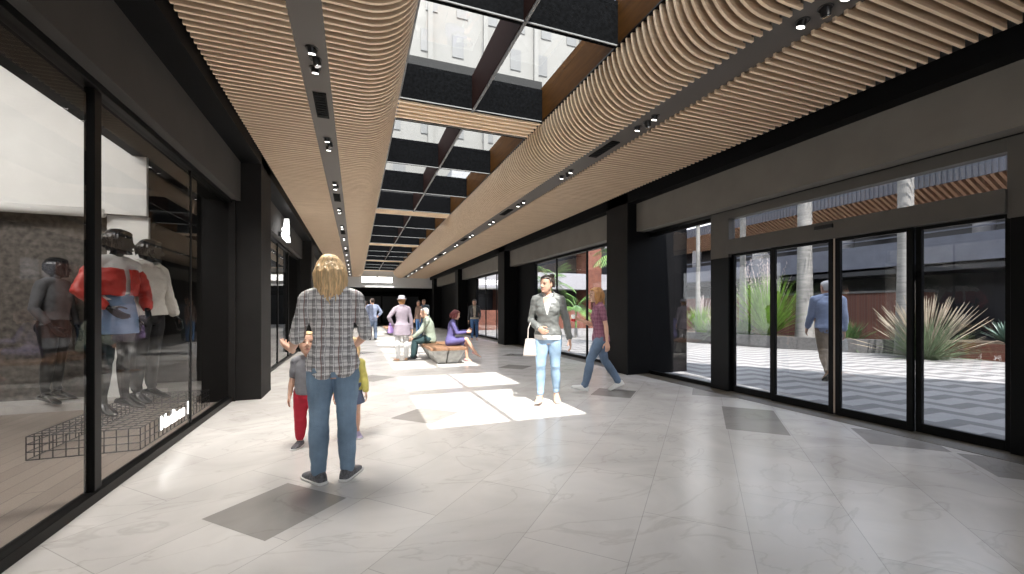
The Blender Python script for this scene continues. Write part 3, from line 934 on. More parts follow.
for i, (a, b) in enumerate((LSLOT, RSLOT)):
    cx = (a + b) / 2
    for k in range(ngroups):
        yc = 2.12 + 2.05 * k
        if i == 0 and k == 0: continue
        rk = RANKS[k - 1 if i == 0 else k]
        for j, lit in ((0, True), (1, False), (2, True)):
            src = dl_on if lit else dl_off
            o = src if not used[lit] else copy_tree(src); used[lit] = True
            o.location = (cx + (.015 if j == 1 else 0), yc - .16 + .16 * j, ZS + .034)
            wh = ('front lit', 'unlit middle', 'rear lit')[j]
            o['label'] = '%s black downlight in %s lamp trio of %s ceiling channel' % (wh, rk, side_word(i))
            o['group'] = 'downlights in the %s ceiling channel' % side_word(i)
        lamp('spot_lamp', 'SPOT', (cx, yc, ZS - .10), SPOT if i == 0 else SPOT * .2, (1, .95, .88), (.02 if i == 0 else -.02, .12, -1), spot=105, blend=.8, soft=.35)
    for k in range(7):
        yv = 5.12 + 4.10 * k - .02
        if yv > YE - .5: continue
        if vent_proto is None:
            vent_proto = thing('air_grille', 'x', 'vent')
            g = MB(); g.box(-.065, .065, -.30, .30, -.006, .012); g.build('frame', m_vent, vent_proto)
            g = MB()
            for q in range(9): g.box(-.05, .05, -.27 + q * .06, -.245 + q * .06, -.012, -.004)
            g.build('grille_bars', m_vent, vent_proto)
            o = vent_proto
        else:
            o = copy_tree(vent_proto)
        o.location = (cx, yv, ZS + .028)
        o['label'] = '%s black rectangular air grille set in %s ceiling channel' % (RANKS[k], side_word(i))
        o['group'] = 'air grilles in the %s ceiling channel' % side_word(i)

# ------------------------------------------------------------------ pillars, beams, fascias (both sides)
tn = 10
pillars_y = [BAY0 - BAYP] + [BAY0 + BAYP * k for k in range(4)]
for y in pillars_y:
    for (xa, xb, xo, xi) in ((-1.30, -1.62, -3.2, 0), (5.10, 5.66, 7.3, 1)):
        tn += 1
        mb = MB(); mb.box(min(xa, xb), max(xa, xb), y, y + .74, 0, 3.66)
        o = mb.build('trim_%d' % tn, m_pillar if xi == 0 else m_black, bevel=.006); tag(o, kind='structure')
        if xi:
            mb = MB(); mb.box(5.084, 5.10, y + .0, y + .74, 0, 3.44); mb.box(5.07, 5.086, y - .012, y + .012, 0, 3.44); tn += 1
            o = mb.build('trim_%d' % tn, m_pillar); tag(o, kind='structure')
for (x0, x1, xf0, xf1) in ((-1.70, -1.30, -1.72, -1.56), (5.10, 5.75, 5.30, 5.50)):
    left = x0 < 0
    mb = MB()
    mb.box(x0 - (1.2 if left else 0), x1, YB, YE, 3.44, 3.64)
    mb.box(x0 - (1.2 if left else -.0), x1 - (.02 if left else -.02), YB, YE, 3.64, 4.55)
    tn += 1; o = mb.build('trim_%d' % tn, m_black); tag(o, kind='structure')
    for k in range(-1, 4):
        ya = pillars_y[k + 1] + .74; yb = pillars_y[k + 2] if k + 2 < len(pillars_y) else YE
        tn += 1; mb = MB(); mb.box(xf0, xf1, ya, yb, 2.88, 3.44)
        o = mb.build('trim_%d' % tn, m_fascia_shaded if left else m_fascia_lit); tag(o, kind='structure')

# ------------------------------------------------------------------ shopfronts
def mullion_box(mb, x, y0, y1, z0, z1, d=.07): mb.box(x - d / 2, x + d / 2, y0, y1, z0, z1)
def shopfront(n, x, cuts, y0, y1, ztop, glass, mull=.06, d=.07, sill=.07):
    """glazed front in a plane x; cuts = mullion centre lines"""
    s = struct('window_%d' % n, loc=(x, y0, 0))
    off = (x, y0, 0)
    mb = MB(); mb.box(x - d / 2, x + d / 2, y0, y1, 0, sill); mb.build('bottom_rail', m_blackgloss, s, offset=off, bevel=.004)
    mb = MB(); mb.box(x - d / 2, x + d / 2, y0, y1, ztop - .05, ztop + .02); mb.build('top_rail', m_blackgloss, s, offset=off, bevel=.004)
    ed = [y0] + list(cuts) + [y1]
    for c in cuts:
        mw_ = mull if not isinstance(mull, dict) else mull[c]
        mb = MB(); mullion_box(mb, x, c - mw_ / 2, c + mw_ / 2, sill, ztop - .05, min(d, mw_ * .7)); mb.build('mullion', m_blackgloss, s, offset=off, bevel=.004)
    for a, b in zip(ed, ed[1:]):
        mb = MB(); mb.box(x - .006, x + .006, a + .01, b - .01, sill - .01, ztop - .04); mb.build('pane', glass, s, offset=off)
    return s
shopfront(2, XL, [3.71, 5.51], BAY0 - BAYP + .74, BAY0, 2.88, m_shopglass, {3.71: .085, 5.51: .035}, .09)
shopfront(3, XL, [9.3, 10.9, 12.5], BAY0 + .74, BAY0 + BAYP, 2.88, m_shopglass)
shopfront(4, XL, [17.2, 19.5], BAY0 + BAYP + .74, BAY0 + 2 * BAYP, 2.88, m_shopglass)
shopfront(5, XR, [9.53, 11.28], BAY0 + .74, 12.85, 2.88, m_doorglass)
shopfront(6, XR, [17.0, 18.6], BAY0 + BAYP + .74, 20.1, 2.88, m_doorglass)
shopfront(7, XR, [], 5.41, BAY0, 2.84, m_doorglass, .05)
# dark solid stretches of the two walls
wl = MB()
for y in pillars_y[1:]:
    wl.box(-2.02, -1.62, y - .04, y + .74, 0, 3.5)
wl.box(-1.76, -1.66, BAY0 + 2 * BAYP, YE, 0, 3.5)
o = wl.build('wall_left', m_pillar); tag(o, kind='structure')
wr = MB()
wr.box(5.60, 5.72, 12.85, BAY0 + BAYP, 0, 3.5); wr.box(5.60, 5.72, 20.1, 41, 0, 4.5); wr.box(5.60, 5.72, YB - 6, 1.90, 0, 4.5)
wr.box(5.66, 6.60, BAY0 + .02, BAY0 + .72, 0, 4.5); wr.box(5.66, 6.4, BAY0 + BAYP, BAY0 + BAYP + .7, 0, 4.5)
wr.box(5.50, 5.95, YB, 41, 2.89, 4.52)
o = wr.build('wall_right', m_black); tag(o, kind='structure')

# ------------------------------------------------------------------ sliding entrance on the right
d1 = struct('door_1', loc=(XR, 3.5, 0)); off = (XR, 3.5, 0)
def dpart(name, m, boxes, parent=None, bevel=.004):
    mb = MB()
    for b_ in boxes: mb.box(*b_)
    return mb.build(name, m, parent or d1, offset=off, bevel=bevel)
dpart('jamb', m_grey, [(5.58, 5.72, 5.05, 5.41, 2.15, 2.89)]); dpart('jamb', m_blackgloss, [(5.58, 5.72, 5.05, 5.41, 0, 2.15)])
dpart('jamb', m_grey, [(5.58, 5.72, 1.80, 2.0, 2.15, 2.89)]); dpart('jamb', m_blackgloss, [(5.58, 5.72, 1.86, 1.98, 0, 2.15)])
dpart('head', m_grey, [(5.58, 5.72, 2.0, 5.05, 2.76, 2.89)])
dpart('operator_housing', m_grey, [(5.54, 5.72, 2.0, 5.05, 2.20, 2.42)])
dpart('sensor', m_can, [(5.515, 5.54, 3.46, 3.68, 2.33, 2.38)])
dpart('transom_pane', m_doorglass, [(5.644, 5.656, 2.0, 5.05, 2.42, 2.76)], bevel=0)
leaf = [(4.33, 5.05, 5.665), (3.50, 4.33, 5.62), (2.70, 3.475, 5.62), (1.98, 2.70, 5.665)]
for (a, b, x) in leaf:
    lf = dpart('leaf_frame', m_blackgloss, [(x - .025, x + .025, a, a + .055, .0, 2.2), (x - .025, x + .025, b - .055, b, .0, 2.2), (x - .025, x + .025, a + .055, b - .055, 0, .10), (x - .025, x + .025, a + .055, b - .055, 2.16, 2.2)])
    pn = MB(); pn.box(x - .005, x + .005, a + .055, b - .055, .10, 2.16); pn.build('pane', m_doorglass, lf, offset=off)
dpart('meeting_strip', mat('pale brown seal', (.42, .34, .27), .5), [(5.60, 5.625, 3.478, 3.497, .02, 2.2)], bevel=0)

# ------------------------------------------------------------------ far end: bulkhead with light panels, dark lobby
bh = MB(); bh.box(-1.75, 5.66, YE, YE + .3, 2.85, 4.52)
o = bh.build('wall_end', mat('grey bulkhead', (.60, .60, .60), .7)); tag(o, kind='structure')
lb = MB(); lb.box(-9, 9, 40.6, 41, 0, 4.6); lb.box(-2.0, -1.75, YE, 41, 0, 4.5); lb.box(3.0, 5.7, YB - .2, YB, 0, 4.5); lb.box(-1.72, 3.0, YB - .2, YB, 3.3, 4.5)
o = lb.build('wall_back', m_black); tag(o, kind='structure')
lc = MB(); lc.box(-2, 5.66, YE + .3, 41, 2.85, 2.95); o = lc.build('ceiling', m_black); tag(o, kind='structure')
for i, (a, b) in enumerate(((.34, 1.38), (1.43, 2.45))):
    t = thing('light_panel', ('left' if i == 0 else 'right') + ' half of the bright white panel light on far bulkhead', 'ceiling lamp', ((a + b) / 2, YE - .04, 3.38), 0, 'panel lights on the far bulkhead')
    g = MB(); g.box(-(b - a) / 2, (b - a) / 2, -.03, .03, -.22, .22); g.build('housing', m_edge, t)
    g = MB(); g.box(-(b - a) / 2 + .02, (b - a) / 2 - .02, -.036, -.03, -.20, .20); g.build('diffuser', m_light, t)
for i in range(4):
    x = -1.2 + i * 1.75
    dd = struct('door_%d' % (2 + i), loc=(x, 40.58, 0))
    g = MB(); g.box(x, x + 1.6, 40.54, 40.6, .02, 2.5); g.build('panel', mat('dark lobby panel', (.035, .037, .042), .35), dd, offset=(x, 40.58, 0))
    g = MB(); g.box(x - .06, x - .0, 40.5, 40.6, 0, 2.6); g.box(x + 1.6, x + 1.66, 40.5, 40.6, 0, 2.6); g.build('frame', m_blackgloss, dd, offset=(x, 40.58, 0))

# ------------------------------------------------------------------ left shop interior
m_wood = plank_mat('grey brown plank floor', (.30, .245, .205), (.24, .195, .165), (.11, .09, .075), 1.6, .14, R(90))
fs_ = MB(); fs_.box(-8.98, XL - .05, YB, BAY0 + .6, 0, .006); o = fs_.build('floor', m_wood); tag(o, kind='structure')
st = MB(); st.box(-9, -8.8, YB, 15, 0, 4.5); st.box(-9, -2.0, 9.2, 9.4, 0, 4.5); st.box(-9, XL, YB - .2, YB, 0, 4.5)
o = st.build('wall_shop', mat('shop charcoal wall', (.030, .029, .028), .8)); tag(o, kind='structure')
m_conc = mat('rough concrete wall', (.10, .087, .075), .9, var=.5, vscale=14, bump=.8, bscale=25)
fw = MB(); fw.box(-8.8, -3.22, 7.50, 7.72, .10, 2.62); o = fw.build('wall_feature', m_conc); tag(o, kind='structure')
pl = MB(); pl.box(-8.8, -2.72, 7.05, 7.9, 0.006, .10); o = pl.build('trim_5', mat('pale plinth', (.45, .43, .40), .7, var=.1)); tag(o, kind='structure')
wp = MB(); wp.box(-8.8, -2.74, 7.25, 7.31, 2.62, 4.6); wp.box(-3.22, -2.76, 7.36, 7.42, .10, 2.62); o = wp.build('wall_upper', mat('white plaster panel', (.72, .71, .68), .85, var=.05, vscale=3)); tag(o, kind='structure')
cn = MB(); cn.tube([(-8.8, 7.25, 2.62), (-3.20, 7.25, 2.62)], [.06, .06], 14, None, 0, False); o = cn.build('trim_6', m_white, smooth=True); tag(o, kind='structure')
shead = MB(); shead.box(-1.98, XL, YB, BAY0, 2.86, 3.5); o = shead.build('trim_7', m_black); tag(o, kind='structure')
lamp('shop_lamp', 'AREA', (-5.0, 4.6, 4.40), SHOP, (1, .97, .93), (.05, .75, -.75), 4.0, 1.2)
lamp('shop_lamp', 'AREA', (-3.6, 2.2, 4.45), SHOP * 1.1, (1, .97, .93), (0, .3, -1), 2.5, 2.5)
lamp('shop_lamp', 'AREA', (-4.0, 11.0, 4.4), SHOP * .05, (1, .97, .93), (0, 0, -1), 2, 2)

# wire display platform in the window
wb = thing('wire_platform', 'low black wire grid display platform behind the left shop window', 'display stand', (-2.27, 5.8, 0))
X0, X1, Y0, Y1, ZW = -.40, .39, -.95, 1.0, .215
def wires(name, segs, r=.005):
    g = MB()
    for a, b in segs: g.cyl(a, b, r, 6)
    g.build(name, m_can, wb)
def grid(u0, u1, nu, v0, v1, nv, fn):
    s_ = []
    for i in range(nu + 1): u = lerp(u0, u1, i / nu); s_.append((fn(u, v0), fn(u, v1)))
    for i in range(nv + 1): v_ = lerp(v0, v1, i / nv); s_.append((fn(u0, v_), fn(u1, v_)))
    return s_
wires('side_grid', grid(X0, X1, 9, .012, ZW, 3, lambda u, v_: (u, Y0, v_))); wires('side_grid', grid(X0, X1, 9, .012, ZW, 3, lambda u, v_: (u, Y1, v_)))
wires('side_grid', grid(Y0, Y1, 20, .012, ZW, 3, lambda u, v_: (X0, u, v_))); wires('side_grid', grid(Y0, Y1, 20, .012, ZW, 3, lambda u, v_: (X1, u, v_)))
wires('top_grid', grid(X0, X1, 9, Y0, Y1, 20, lambda u, v_: (u, v_, ZW)), .004)

# lettering
def text(name, body, size, loc, rot, m, extr=.004, parent=None, shear=0, ext=None, space=1.0):
    c = bpy.data.curves.new(name, 'FONT'); c.body = body; c.size = size; c.extrude = extr; c.offset = .006 * size / .15; c.space_character = space
    t = bpy.data.objects.new('temporary', c); COL.objects.link(t)
    dg = bpy.context.evaluated_depsgraph_get(); dg.update()
    me = bpy.data.meshes.new_from_object(t.evaluated_get(dg)); bpy.data.objects.remove(t)
    me.name = name; me.materials.clear(); me.materials.append(m)
    o = bpy.data.objects.new(name, me); COL.objects.link(o); o.location = loc; o.rotation_euler = rot
    if parent: o.parent = parent
    return o
m_decal = mat('white glowing vinyl lettering', (.92, .92, .92), .5, emit=.9)  # unlit vinyl made to glow by added emission
wl_ = thing('window_lettering', 'small white lettering stuck low on the left shop window', 'sign', (XL + .012, 4.74, .205))
text('word', 'Madison', .175, (0, 0, 0), (R(90), 0, R(90)), m_decal, .001, wl_)
text('numeral', '1', .175, (0, .63, 0), (R(90), 0, R(90)), m_decal, .001, wl_)
m_sign = mat('white sign face', (.95, .95, .95), .5, emit=1.2)
sg = thing('shop_sign', 'white angular shop sign on the dark fascia above the far left shopfront', 'sign', (-1.43, 10.2, 2.93))
g = MB(); out = [(10.03, 3.24), (10.48, 3.33), (10.58, 3.0), (10.43, 2.95), (10.64, 2.95), (10.69, 2.83), (10.33, 2.78), (9.76, 2.79), (9.63, 2.84), (9.69, 2.90), (9.85, 2.94), (9.71, 2.94), (9.69, 2.98), (9.89, 3.04), (9.94, 3.12)]
out = [(y - 10.2, z - 2.93) for y, z in out]
g.prism([(0, y, z) for y, z in out], (.03, 0, 0)); g.build('logo_plate', m_sign, sg)
g = MB(); g.box(-.13, .0, -.05, .05, -.05, .05); g.build('bracket', m_can, sg)

# ------------------------------------------------------------------ courtyard outside
def leaf_blade(mb, base, dirv_, length, width, droop, n=6, mi=0, fold=.25):
    """one thick-ish strap leaf: a tapered folded ribbon with two sides"""
    p = V(base); d = V(dirv_).normalized(); up = V((0, 0, 1))
    side = d.cross(up)
    side = side.normalized() if side.length > 1e-3 else V((1, 0, 0))
    L_, C_, R_, D_ = [], [], [], []
    for i in range(n + 1):
        t = i / n; w_ = width * (1 - t) ** .6 * (.55 + .45 * min(1, t * 5))
        nrm = side.cross(d).normalized()
        L_.append(p - side * w_ + nrm * w_ * fold); R_.append(p + side * w_ + nrm * w_ * fold); C_.append(p.copy()); D_.append(p - nrm * .006 * (1 - t))
        p = p + d * length / n; d = (d + V((0, 0, -droop / n))).normalized()
    vs = L_ + C_ + R_ + D_; m = n + 1; fs = []
    for i in range(n):
        fs += [(i, i + 1, m + i + 1, m + i), (m + i, m + i + 1, 2 * m + i + 1, 2 * m + i), (2 * m + i, 2 * m + i + 1, 3 * m + i + 1, 3 * m + i), (3 * m + i, 3 * m + i + 1, i + 1, i)]
    mb.add(vs, fs, mi)

m_green = mat('bright grass green', (.17, .31, .045), .6, var=.35, vscale=4)
m_green2 = mat('deep shrub green', (.06, .13, .035), .6, var=.4, vscale=5)
m_sage = mat('sage green blades', (.15, .20, .115), .55, var=.3, vscale=4)
m_straw = mat('straw coloured tips', (.30, .255, .19), .7, var=.2)
m_plume = mat('pinkish grass plume', (.40, .335, .32), .8, var=.15)
m_blue = mat('blue green agave', (.09, .145, .115), .5, var=.2)
m_bark = mat('pale grey palm trunk', (.20, .195, .18), .85, var=.22, vscale=3, stretch=(1, 1, 6), bump=.5, bscale=14)
m_frond = mat('palm frond green', (.12, .235, .055), .55, var=.35, vscale=2)

pv = MB(); pv.box(5.66, 60, -16, 60, -.3, -.004); o = pv.build('courtyard_paving', paving_mat('courtyard paving')); tag(o, kind='structure')

def grass_clump(label, loc, n, h, spread, m, plumes=0, seed=1, width=.012, droop=1.0, name='ornamental_grass', cat='grass clump', tip=None, group=None):
    t = thing(name, label, cat, loc, 0, group); rnd = random.Random(seed)
    g = MB(); q = MB()
    for i in range(n):
        a = rnd.uniform(0, 2 * PI); e = abs(rnd.gauss(0, .5)) * spread; l = h * rnd.uniform(.6, 1.05)
        r0 = rnd.uniform(0, .16) * spread
        d = V((math.cos(a) * math.sin(e), math.sin(a) * math.sin(e), math.cos(e)))
        leaf_blade(g, (math.cos(a) * r0, math.sin(a) * r0, 0), d, l, width, droop * rnd.uniform(.4, 1.2) * .8, 6)
    g.build('foliage', m, t)
    for i in range(plumes):
        a = rnd.uniform(0, 2 * PI); e = abs(rnd.gauss(0, .30)) * spread; l = h * rnd.uniform(1.0, 1.3)
        d = V((math.cos(a) * math.sin(e), math.sin(a) * math.sin(e), math.cos(e)))
        p0 = d * l * .65; p1 = d * l
        q.cyl(V((0, 0, 0)), p0, .004, 5)
        if tip:
            q.tube([p0, p0.lerp(p1, .4), p1], [.006, .012, .003], 6)
        else:
            for k in range(7):
                b = p0.lerp(p1, k / 7); dd = (d + V((rnd.uniform(-.5, .5), rnd.uniform(-.5, .5), rnd.uniform(-.1, .4)))).normalized()
                q.tube([b, b + dd * .10], [.010, .003], 5)
    if plumes: q.build('plumes', tip or m_plume, t)
    return t

# planters
pc = MB()
pts = [(12.05, 14.5), (12.6, 11.8), (13.2, 9.9), (14.2, 8.2), (15.6, 7.1)]
pk = thing('planter_kerb', 'long low grey stone planter kerb curving across the courtyard', 'planter', (13.2, 10.5, 0))
inner = [(x + .28, y + .10) for x, y in pts]
poly = [(x - 13.2, y - 10.5, 0) for x, y in pts] + [(x - 13.2, y - 10.5, 0) for x, y in reversed(inner)]
g = MB()
for a in range(len(pts) - 1):
    q = [pts[a], pts[a + 1], inner[a + 1], inner[a]]
    g.prism([(x - 13.2, y - 10.5, 0) for x, y in q], (0, 0, .40))
g.build('kerb', mat('grey kerb stone', (.085, .083, .08), .85, var=.2, vscale=12), pk)
soil = [(x + .2, y + .1) for x, y in pts] + [(15.38, 7.3), (15.38, 16.0), (12.2, 16.0)]
g = MB(); g.prism([(x - 13.2, y - 10.5, .0) for x, y in soil], (0, 0, .33)); g.build('soil', mat('planter soil', (.10, .075, .05), .95, var=.3, vscale=20), pk)
m_rust = mat('rust red corten steel', (.15, .055, .034), .7, var=.22, vscale=3)
rp_ = thing('corten_planter', 'low rust red steel planter box in front of the dark shop opposite', 'planter', (16.05, 3.6, 0))
g = MB(); g.box(-.9, .9, -8.0, 3.2, 0, .42); g.build('box', m_rust, rp_)
g = MB(); g.box(-.86, .86, -7.96, 3.16, .42, .44); g.build('soil', MATS['planter soil'], rp_)
rw = thing('brick_wall', 'low red brick garden wall behind the tall green grass', 'garden wall', (16.55, 15.2, 0))
g = MB(); g.box(-.5, .6, -7.5, 9.0, 0, 1.85); g.build('masonry', plank_mat('red brick', (.15, .062, .042), (.12, .05, .036), (.13, .10, .085), .24, .08, 0, .85), rw)
g = MB(); g.box(-.56, .66, -7.56, 9.06, 1.85, 1.92); g.build('coping', MATS['grey kerb stone'], rw)

grass_clump('big bright green grass clump with pink plumes in the kerbed planter', (13.75, 10.75, .33), 900, 2.3, .85, m_green, 40, 3, .016, .7)
grass_clump('small green grass tuft at the left end of the kerbed planter', (12.9, 12.95, .33), 300, 1.2, .8, m_green, 14, 4, .014, .8)
grass_clump('low sage green grass clump left of the dark door post', (12.75, 12.2, .33), 260, .75, 1.3, m_sage, 18, 5, .012, 1.0, tip=m_straw)
grass_clump('low dark green bush at the foot of the big green grass', (13.35, 11.35, .33), 320, .75, 1.25, m_green2, 0, 6, .018, .9, 'shrub', 'shrub')
grass_clump('low dark green bush between the walking man and the spiky clump', (14.6, 8.75, .1), 320, .95, 1.25, m_green2, 0, 7, .018, .9, 'shrub', 'shrub')
grass_clump('wide spiky sage grass clump with straw coloured tips behind the middle door', (14.1, 6.55, 0), 620, 1.35, 1.75, m_sage, 150, 8, .010, .55, tip=m_straw)
AG = [('blue green agave in the corten planter, nearest to the spiky clump', (15.6, 5.6, .44), .7), ('blue green agave in the middle of the corten planter', (15.6, 4.6, .44), .85), ('blue green agave at the right end of the corten planter', (15.7, 3.7, .44), .75)]
for i, (lb_, lc_, hh_) in enumerate(AG):
    t = thing('agave', lb_, 'agave', lc_, 0, 'agaves in the corten planter'); rnd = random.Random(i); g = MB()
    for k in range(34):
        a = k * 2.4; e = .2 + .95 * (k / 34)
        d = V((math.cos(a) * math.sin(e), math.sin(a) * math.sin(e), math.cos(e)))
        leaf_blade(g, (0, 0, 0), d, hh_ * rnd.uniform(.8, 1), .05, .12, 5, fold=.4)
    g.build('foliage', m_blue, t)

def palm(label, loc, r, h, fronds, fl, seed, crown=True):
    t = thing('palm_tree', label, 'palm tree', loc); rnd = random.Random(seed)
    g = MB(); prof = []
    for k in range(40):
        z = h * k / 39; rr = r * (1.18 - .28 * min(1, z / 3)) * (1 + .02 * (k % 2)) + (.15 * r * math.exp(-z * 3))
        prof.append((rr, z))
    g.lathe(prof, (0, 0, 0), 18); g.build('trunk', m_bark, t, smooth=True)
    g = MB(); g.tube([(0, 0, h - .1), (0, 0, h + 1.0)], [r * .85, r * .5], 12); g.build('crownshaft', mat('green crownshaft', (.24, .40, .10), .4), t, smooth=True)
    g = MB()
    for k in range(fronds):
        a = k * 2.4 + rnd.uniform(-.2, .2); e = rnd.uniform(.25, 1.35)
        d = V((math.cos(a) * math.sin(e), math.sin(a) * math.sin(e), math.cos(e))); p = V((0, 0, h + .8)); n = 16
        side = d.cross(V((0, 0, 1))).normalized()
        for i in range(n):
            t_ = i / n; q = p + d * fl / n
            g.tube([p, q], [.018 * (1.1 - t_), .018 * (1.05 - t_)], 5, None, 0, False)
            for sd in (1, -1):
                if i > 1:
                    dd = (side * sd * .8 + d * .6 + V((0, 0, -.35))).normalized()
                    leaf_blade(g, p, dd, fl * .30 * math.sin(PI * (t_ * .85 + .12)), .022, .5, 3)
            p = q; d = (d + V((0, 0, -1.7 / n))).normalized()
    g.build('fronds', m_frond, t)
    return t
palm('thick pale palm trunk rising beside the big green grass', (13.95, 9.60, .2), .225, 7.5, 16, 2.2, 1)
palm('pale palm trunk rising behind the spiky sage clump', (14.9, 7.35, .0), .20, 5.35, 14, 1.9, 2)
palm('slim pale palm trunk seen left of the dark door post', (13.1, 13.35, .2), .085, 5.2, 10, 1.5, 3)
palm('slim pale palm trunk just right of the dark door post', (14.4, 12.35, .2), .12, 5.9, 10, 1.5, 4)
palm('short palm with low green fronds seen behind the woman in the grey jacket', (9.6, 17.2, 0), .06, .45, 16, 1.35, 5)
palm('leaning green palm crown seen above the woman in the maroon shirt', (8.9, 12.6, 0), .09, 2.3, 16, 1.5, 6)
palm('green palm at the far end of the courtyard by the dark doorway', (10.4, 21.5, 0), .11, 1.9, 16, 1.7, 7)

# building across the courtyard
m_slate = mat('slate blue cladding', (.135, .145, .18), .6, var=.1, vscale=3)
m_corr = mat('pale blue grey corrugated metal', (.075, .078, .095), .6)
m_darkwall = mat('dark shop front', (.025, .026, .03), .35)
m_colw = mat('white round column', (.36, .355, .36), .6)
ba = thing('building', 'two storey slate building with slatted timber canopy across the courtyard', 'building', (18, 8, 0)); OB = (18, 8, 0)
def bp(name, m, boxes, **k):
    mb = MB()
    for b_ in boxes: mb.box(*b_)
    return mb.build(name, m, ba, offset=OB, **k)
bp('wall', m_darkwall, [(18.6, 24, -14, 25, 0, 5.5)])
bp('parapet', m_slate, [(16.9, 17.1, -14, 25, 2.66, 3.55)])
bp('floor_slab', m_darkwall, [(16.9, 18.6, -14, 25, 2.5, 2.75)])
g = MB()
for k in range(300):
    y = -14 + k * .13; g.box(16.0, 16.05, y, y + .085, 4.97, 5.40); g.box(16.02, 16.06, y + .085, y + .13, 4.97, 5.40)
g.build('canopy_fascia', m_corr, ba, offset=OB)
g = MB(); y = -14
while y < 25:
    g.prism([(16.06, y, 4.95), (17.35, y, 4.38), (17.35, y, 4.62), (16.06, y, 5.15)], (0, .075, 0)); y += .16
g.build('canopy_soffit', wood_slat_mat('red oak canopy slat', (.36, .20, .125), (.46, .27, .17), (1, 12, 12)), ba, offset=OB)
bp('canopy_deck', m_darkwall, [(16.06, 24, -14, 25, 5.15, 5.32)])
for y in (3.0, 6.7, 10.4, 14.1, 17.8, 21.5):
    g = MB(); g.cyl((17.4, y, 2.75), (17.4, y, 4.97), .24, 20); g.build('column', m_colw, ba, smooth=False, offset=OB)
for y in (2.2, 9.2, 13.0, 19.0):
    g = MB(); g.box(18.55, 18.6, y, y + 1.5, .35, 1.9); f = g.build('window', m_edge, ba, offset=OB)
    g = MB(); g.box(18.53, 18.55, y + .05, y + 1.45, .40, 1.85); g.build('pane', mat('pale window', (.50, .52, .54), .2), f, offset=OB)
bp('handrail', m_slate, [(16.95, 17.0, -14, 25, 3.72, 3.76)])

# white wing closing the far end of the courtyard
bw = thing('building', 'pale balcony wing with red brick piers at the far end of the courtyard', 'building', (12, 28, 0)); OW = (12, 28, 0)
def wp_(name, m, boxes):
    mb = MB()
    for b_ in boxes: mb.box(*b_)
    return mb.build(name, m, bw, offset=OW)
m_pale = mat('pale grey render', (.30, .30, .315), .75, var=.05)
wp_('wall', m_darkwall, [(5.8, 26, 28.6, 32, 0, 10.5)])
for z in (2.75, 5.9):
    wp_('balcony', m_pale, [(6, 26, 26.9, 28.6, z, z + 1.15)])
wp_('roof', m_pale, [(5.8, 26, 26.7, 32, 9.2, 10.4)])
for x in (9.2, 16.0, 21.0):
    wp_('pier', m_rust, [(x, x + 1.1, 26.8, 28.6, 0, 9.2)])
wp_('garden_wall', m_rust, [(6, 26, 25.2, 25.5, 0, 1.25)])
for x in (7.6, 11.2, 12.6, 16.2, 17.6):
    wp_('window_bar', m_pale, [(x, x + .10, 28.5, 28.62, 3.9, 5.9)])
# tower seen through the skylight
tw = thing('tower', 'tall sunlit white tower block seen through the ceiling skylight', 'building', (4, 44, 0)); OT = (4, 44, 0)
g = MB(); g.box(-18, 27, 44, 60, 0, 52); g.build('wall', mat('white tower render', (.19, .185, .175), .8, var=.04, vscale=.6), tw, offset=OT)
m_tw = mat('tower window glass', (.13, .13, .13), .5)
for fl_ in range(8):
    for k in range(12):
        x = -13.5 + k * 3.3 + (fl_ % 2) * .5; z = 11.0 + fl_ * 4.3
        g = MB(); g.box(x, x + 1.25, 43.9, 44.02, z, z + 2.3); f = g.build('window', m_tw, tw, offset=OT)
for k in range(8):
    x = -17 + k * 6.0
    g = MB(); g.box(x, x + .5, 43.6, 44.0, 6, 52); g.build('fin', MATS['white tower render'], tw, offset=OT)
# unseen wing added beside the courtyard, shaped to throw shade on the paving
cwp = [(5.95, .9), (7.54, -1.3), (8.54, -2.7), (9.64, -4.1), (14.5, -11), (14.5, -16), (5.95, -16)]
cw = thing('building', 'unseen tall grey wing added to shade the courtyard', 'building', (9, -8, 0))
g = MB(); g.prism([(x - 9, y + 8, 0) for x, y in cwp], (0, 0, 12.0)); g.build('wall', m_slate, cw)

# ------------------------------------------------------------------ clothes
def cloth(n, c, var=.12, r=.85, sc=14): return mat(n, c, r, var=var, vscale=sc, bump=.25, bscale=220)
def denim(n, c): return mat(n, c, .8, var=.34, vscale=4, bump=.35, bscale=120)
h_blond = mat('blonde hair', (.68, .47, .25), .45, var=.4, vscale=22, stretch=(3, 3, .35), bump=.5, bscale=60)
h_dark = mat('dark brown hair', (.045, .030, .024), .4, var=.4, vscale=22, stretch=(3, 3, .4))
h_ginger = mat('ginger hair', (.40, .20, .07), .45, var=.4, vscale=22, stretch=(3, 3, .4))
h_red = mat('dark red hair', (.17, .035, .035), .4, var=.3, vscale=18)
h_grey = mat('silver hair', (.55, .54, .52), .6, var=.2)
h_black = mat('black glossy moulded hair', (.012, .012, .013), .22)
s_white = mat('white shoe', (.72, .72, .70), .5); s_grey = mat('grey shoe', (.10, .10, .11), .6, var=.5, vscale=60); s_black = mat('black shoe', (.015, .015, .016), .35)
s_sole = mat('white rubber sole', (.66, .66, .64), .6); s_tan = mat('tan shoe', (.34, .20, .11), .5); s_lilac = mat('lilac shoe', (.50, .44, .60), .5)
d_mid = denim('mid blue denim', (.19, .28, .385)); d_light = denim('light blue denim', (.30, .43, .58)); d_grey = denim('grey blue denim', (.12, .175, .26))
